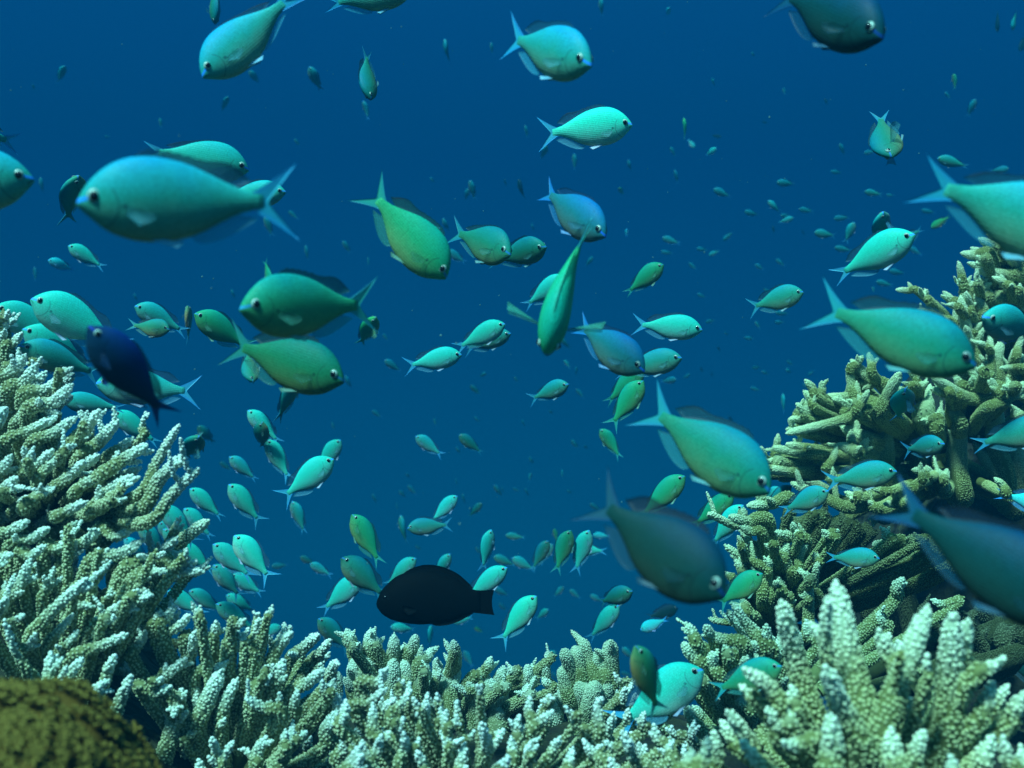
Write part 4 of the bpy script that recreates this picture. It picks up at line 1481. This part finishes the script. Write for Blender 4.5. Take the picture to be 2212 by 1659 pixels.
11 1099 502 790 605 12 5 A b0|teal green fish facing right, front of a pair left of centre
11 1062 440 742 600 5 0 M k1.04|pale fish behind the back of the teal green one left of centre
11 2087 56 1840 246 5 0 G|green fish heading up right beside the fish diving at us
11 1957 748 1480 420 30 12 B k.92 b1|blue backed fish with blue snout diving right at centre right
11 2204 662 1790 742 15 0 A k1.08|green fish facing right behind the blue backed fish's head
11 2338 482 1890 440 2 2 M b0|slim mint fish facing right with forked tail at centre right
11 1960 735 1712 958 8 0 G k1.04|green fish, upper of two hidden beneath the blue backed fish
11 1957 808 1742 1108 5 0 G k1.08|green fish, lower of two hidden beneath the blue backed fish
11 1472 832 1225 928 30 0 A|teal fish facing right with drooping tail in the centre water
11 1676 1122 1818 1302 3 20 G|slim green fish pointing up left below the blue backed fish
11 480 1168 658 1292 3 8 L|green-mint fish swimming up left in the lower centre water
11 761 1158 912 1276 3 8 E|bluish dark fish with bright blue tail in the lower centre water
11 2226 1424 1930 1700 8 0 G|green fish heading up right, left of the large teal fish's chin
21 550 1525 -260 955 12 6 V k1.05 b0 h1.06|large teal fish with dark back fin diving right, right of centre
11 278 674 388 748 5 10 F|dim fish below the big green fish's tail
11 938 758 893 782 45 0 A|small round dim fish under the pair left of centre
11 834 838 902 897 0 20 E|small olive fish under the small round dim one
11 198 1000 262 1046 0 10 F|dim fish right of the thin fork-tailed fish at left centre
11 600 1053 614 1102 0 30 F|tiny faint fish above the green-mint fish in the lower centre
11 743 1238 772 1282 0 20 F|tiny dim fish left of the blue tailed dark fish
11 1218 1298 1242 1352 0 30 F|tiny dim fish in the lower centre water, above a bright one
11 1229 1404 1214 1462 0 20 L|tiny bright slanting fish in the lower centre water
11 1427 1384 1436 1438 0 60 L|tiny thin bright fish left of the large dark diving fish's tail
11 428 1484 492 1548 0 10 F|dim fish, right of two low left of centre
11 373 1518 418 1568 0 10 F|dim fish, left of two low left of centre
11 988 1484 1042 1558 0 30 A|thin fish slanting down above the slim upward swimmer
11 1042 1490 1048 1535 0 60 F|tiny thin fish beside the slanting one above the upward swimmer
11 1608 1604 1682 1652 0 10 F|dim fish behind the large dark diving fish's tail
11 1443 674 1486 728 0 20 L|small pale fish below the fish diving at us
11 1525 714 1519 778 0 50 F|thin small fish right of the small pale one
11 1346 1000 1374 1025 20 0 F|tiny round faint fish under the fish with drooping tail
11 1632 4 1583 68 0 10 F|pale blue small fish left of the green fish heading up right
11 172 8 180 68 0 60 F|tiny thin fish right of the big green fish's upper tail lobe
11 222 395 118 592 42 20 Y b8|yellow-olive fish facing up behind the big green fish's lower tail lobe
11 268 504 304 548 0 10 F|tiny fish by the big green fish's lower tail lobe
11 22 772 62 862 0 40 F|dim thin fish right of the dark green fish's snout
11 1420 530 1482 602 0 30 E|dim yellowish fish behind the fish diving at us
11 2172 800 2080 812 40 0 F|round dim fish below the green fish behind the blue backed one
11 860 1040 900 1080 0 20 F|faint speck of a fish in the centre water
11 1170 1060 1190 1110 0 60 F|faint dark thin speck in the centre water
11 1490 1190 1535 1250 0 20 F|dim fish left of the slim green fish pointing up left
11 1570 1228 1600 1250 30 0 F|tiny round dim fish by the slim green fish
11 1120 780 1145 820 0 20 F|faint tiny fish left of the fish with drooping tail
11 1520 860 1575 920 0 20 F|dim fish right of the fish with drooping tail
11 200 1540 230 1605 0 40 F|faint thin fish low in the water right of the narrow mint fish
11 355 1600 366 1650 0 60 F|tiny thin fish left of the bright crossing fish
11 1110 1505 1160 1525 0 10 F|faint tiny fish above the small teal green profile fish
11 1190 1500 1210 1560 0 50 F|faint thin fish above the touching green pair
11 1460 1515 1495 1540 0 10 F|faint tiny fish above the green-mint upward swimmer
11 785 1535 795 1610 0 60 F|faint thin fish right of the bright crossing fish
11 740 1440 748 1490 0 60 F|faint thin fish above the bright crossing fish
11 420 1405 440 1440 0 20 F|faint speck of a fish above two low dim fish
22 252 532 -610 -110 18 6 D k.90 b0 h1.13|large dark blue-green fish diving right with a blue snout streak
21 1862 722 872 300 0 0 V k1.04 b0 h1.0|large teal fish in side view diving toward the right coral
21 777 238 430 335 10 0 A b0|olive-teal fish facing right alone above the large teal fish's tail
21 1965 395 2330 520 50 5 L k.95|stout mint fish turned toward us before the upper right coral
21 1445 860 1398 1085 52 22 L k.72 b8|fish facing us, tail down, before the middle of the right coral
21 1686 1216 1430 1262 40 4 A k.72|grey-teal fish facing right before the dark of the right coral
21 1377 1392 925 1470 4 3 A b0 k.85|long grey-teal fish facing right before the lower right coral
21 941 1520 640 1660 14 0 A k.62|teal green fish heading up right below the long grey-teal one
21 632 1500 480 1600 10 0 L k.66|fish face showing just beyond the large teal fish's mouth
21 702 1488 530 1640 10 0 E k.64|dark fish heading up right behind the large teal fish's mouth
21 330 1545 60 1760 10 0 G k.85|bright green fish under the large teal fish's belly
21 392 1612 180 1890 6 0 M k.78|mint fish swimming up before the lower right coral
21 2400 1090 1905 1232 2 0 A k.85|teal fish leaving at the right edge with forked tail behind
21 2480 1640 2060 1550 2 0 P|fish of which a light blue tail shows at the right edge
22 2630 690 1325 -55 0 8 C k1.02|large dark teal fish diving out of the lower right edge
21 1253 164 1362 192 0 10 F|dim fish left of the upper right coral top
21 1230 198 1240 238 0 20 L|tiny pale fish left of the upper right coral top
21 468 54 528 88 0 10 F|faint fish above the olive-teal lone fish
21 603 18 662 68 0 10 F|faint fish above right of the olive-teal lone fish
21 38 44 92 88 0 10 F|faint fish above the slim mint fish at centre right
21 1338 94 1442 118 0 10 F|faint fish behind the mint fish's tail by the right coral
21 522 212 578 242 0 10 F|dim fish just above the olive-teal lone fish's back
21 93 244 152 272 0 10 F|faint fish right of the slim mint fish's back
21 600 368 690 375 0 10 F|faint fish under the olive-teal lone fish
21 148 430 212 414 0 10 F|faint fish right of the slim mint fish's snout
21 468 424 502 472 10 10 L|small pale fish below the olive-teal lone fish's tail
21 594 430 662 428 0 10 F|dim fish below the olive-teal lone fish's belly
21 398 530 466 536 0 10 F|dim fish lower left of the small pale one
21 270 495 298 515 20 0 F|tiny faint fish left of the small pale one
21 448 726 508 720 0 10 F|dim fish left of a tiny bright one by the right slope
21 668 732 706 762 30 0 W|tiny bright fish in the water left of the right slope
21 674 674 716 712 0 10 F|dim fish right above the tiny bright one
21 812 772 856 740 0 10 F|dim fish right of the tiny bright one
21 778 828 832 872 0 10 F|faint fish above the right coral's outermost twigs
21 438 854 508 872 0 10 F|faint fish above the large teal fish's back fin
21 648 890 658 1022 0 70 L|thin pale fish standing upright left of the right coral
21 48 765 -2 796 0 10 F|dark faint fish right of the blue backed fish's cover
21 228 585 240 620 0 20 D|dark speck of a fish left of the right slope
21 118 720 128 755 0 20 D|dark speck of a fish below the slim mint fish's snout
21 186 750 194 790 0 60 D|thin dark speck near the large teal fish's tail
21 300 1040 330 1085 0 20 D|dark speck of a fish above the large teal fish's back
21 510 745 560 770 0 10 F|faint fish under the dim one by the tiny bright fish
22 516 395 222 612 4 2 G b0 k.62|green-mint fish heading up right before the right coral twigs
22 1268 296 930 300 8 0 A k.60|teal fish facing right, rear of a crossed pair in the dark hollow
22 1062 262 1102 410 50 20 A k.55|fish facing us, front of a crossed pair in the dark hollow
22 637 992 185 1175 14 0 H b1 k.64|dark teal fish with blue forked tail between coral twigs and fingers
22 1215 805 1085 610 10 0 M k1.45|green fish edge showing behind the tallest coral finger
22 268 690 430 720 15 0 D k.9|dark teal fish half hidden behind coral twigs left of the fingers
22 2520 1110 2075 990 5 0 D|dark blurred fish tail at the right edge beside the coral fingers
"""
for ln in FISH.strip().splitlines():
    if not ln.strip(): continue
    data, label = ln.split('|')
    p = data.split()
    c, r = int(p[0][0]), int(p[0][1])
    n = cc(c, r, float(p[1]), float(p[2])); t = cc(c, r, float(p[3]), float(p[4]))
    yaw, roll, look = float(p[5]), float(p[6]), p[7]
    flip = False; k = 1.0; bend = None; hgt = rnd.uniform(0.93, 1.09); wid = rnd.uniform(0.92, 1.08)
    for o in p[8:]:
        if o == 'f': flip = True
        elif o[0] == 'k': k = float(o[1:])
        elif o[0] == 'w': wid = float(o[1:])
        elif o[0] == 'h': hgt = float(o[1:])
        elif o[0] == 'b': bend = int(o[1:])
    TL = 0.085 * k
    d0 = TL * max(math.cos(math.radians(yaw)), 0.2) * F / math.hypot(n[0] - t[0], n[1] - t[1])
    if d0 > 7.0: TL *= (7.0 + 0.1 * (d0 - 7.0)) / d0            # the smallest are young fish, not ever farther ones
    M, d = fish_matrix(n, t, yaw, roll, flip, TL, hgt, wid)
    if bend is None: bend = rnd.randrange(8)
    if look == 'K':
        add_fish(BLACK, M, (1, 1, 1, 1), label.strip(), "fish", None, "black_fish")
        continue
    (cr_, cg_, cb_), al = LOOK[look]
    g = rnd.uniform(0.92, 1.08)
    color = (cr_ * g, cg_ * g * rnd.uniform(0.95, 1.05), cb_ * g * rnd.uniform(0.94, 1.06), al)
    plen = math.hypot(n[0] - t[0], n[1] - t[1]) / max(math.cos(math.radians(yaw)), 0.35)
    if plen > 52:
        add_fish(PARTS[bend], M, color, label.strip(), "fish", GROUP, "damselfish")
    else:
        o = link("damselfish", SMALL[bend])
        o.matrix_world = M
        o.color = color
        tag(o, label.strip(), "fish", GROUP)

# ------------------------------------------------------------------ sea water that fades the far fish
def haze_box():
    x0, x1, y0, y1, z0, z1 = -6.8, 6.8, -1.4, 9.4, -7.2, 2.3
    V = [(x, y, z) for z in (z0, z1) for y in (y0, y1) for x in (x0, x1)]
    Q = [(0, 2, 3, 1), (4, 5, 7, 6), (0, 1, 5, 4), (2, 6, 7, 3), (0, 4, 6, 2), (1, 3, 7, 5)]
    m = bpy.data.materials.new("sea_water"); m.use_nodes = True
    nt = m.node_tree; nt.nodes.clear()
    out = nt.nodes.new("ShaderNodeOutputMaterial")
    pv = nt.nodes.new("ShaderNodeVolumePrincipled")
    pv.inputs['Density'].default_value = 0.20
    pv.inputs['Color'].default_value = (0.001, 0.080, 0.165, 1)
    pv.inputs['Absorption Color'].default_value = (0.0, 0.0, 0.05, 1)
    pv.inputs['Anisotropy'].default_value = 0.0
    nt.links.new(pv.outputs[0], out.inputs['Volume'])
    o = link("haze", make_mesh("haze", V, Q, mats=(m,), smooth=False))
    tag(o, "clear blue sea water that dims the distant fish", "water", kind='stuff')
haze_box()

def drifting_specks(n=260):
    r = np.random.default_rng(11)
    V, T = [], []
    for i in range(n):
        d = r.uniform(0.5, 3.2)
        c = P(r.uniform(-60, 2270), r.uniform(-40, 1300), d)
        s = r.uniform(0.00035, 0.0008)
        pts = np.array([(1, 0, 0), (-1, 0, 0), (0, 1, 0), (0, -1, 0), (0, 0, 1), (0, 0, -1)]) * s + r.normal(0, 0.25, (6, 3)) * s + c
        k = len(V)
        V += list(pts)
        for a in (0, 1):
            for u, w in ((2, 4), (4, 3), (3, 5), (5, 2)):
                T.append((k + a, k + u, k + w) if a == 0 else (k + a, k + w, k + u))
    o = link("plankton", make_mesh("plankton", V, None, T, mats=(plain_material("plankton", (0.10, 0.22, 0.22), 0.9, 0.0),)))
    tag(o, "fine specks of plankton drifting in the open water", "plankton", kind='stuff')
drifting_specks()
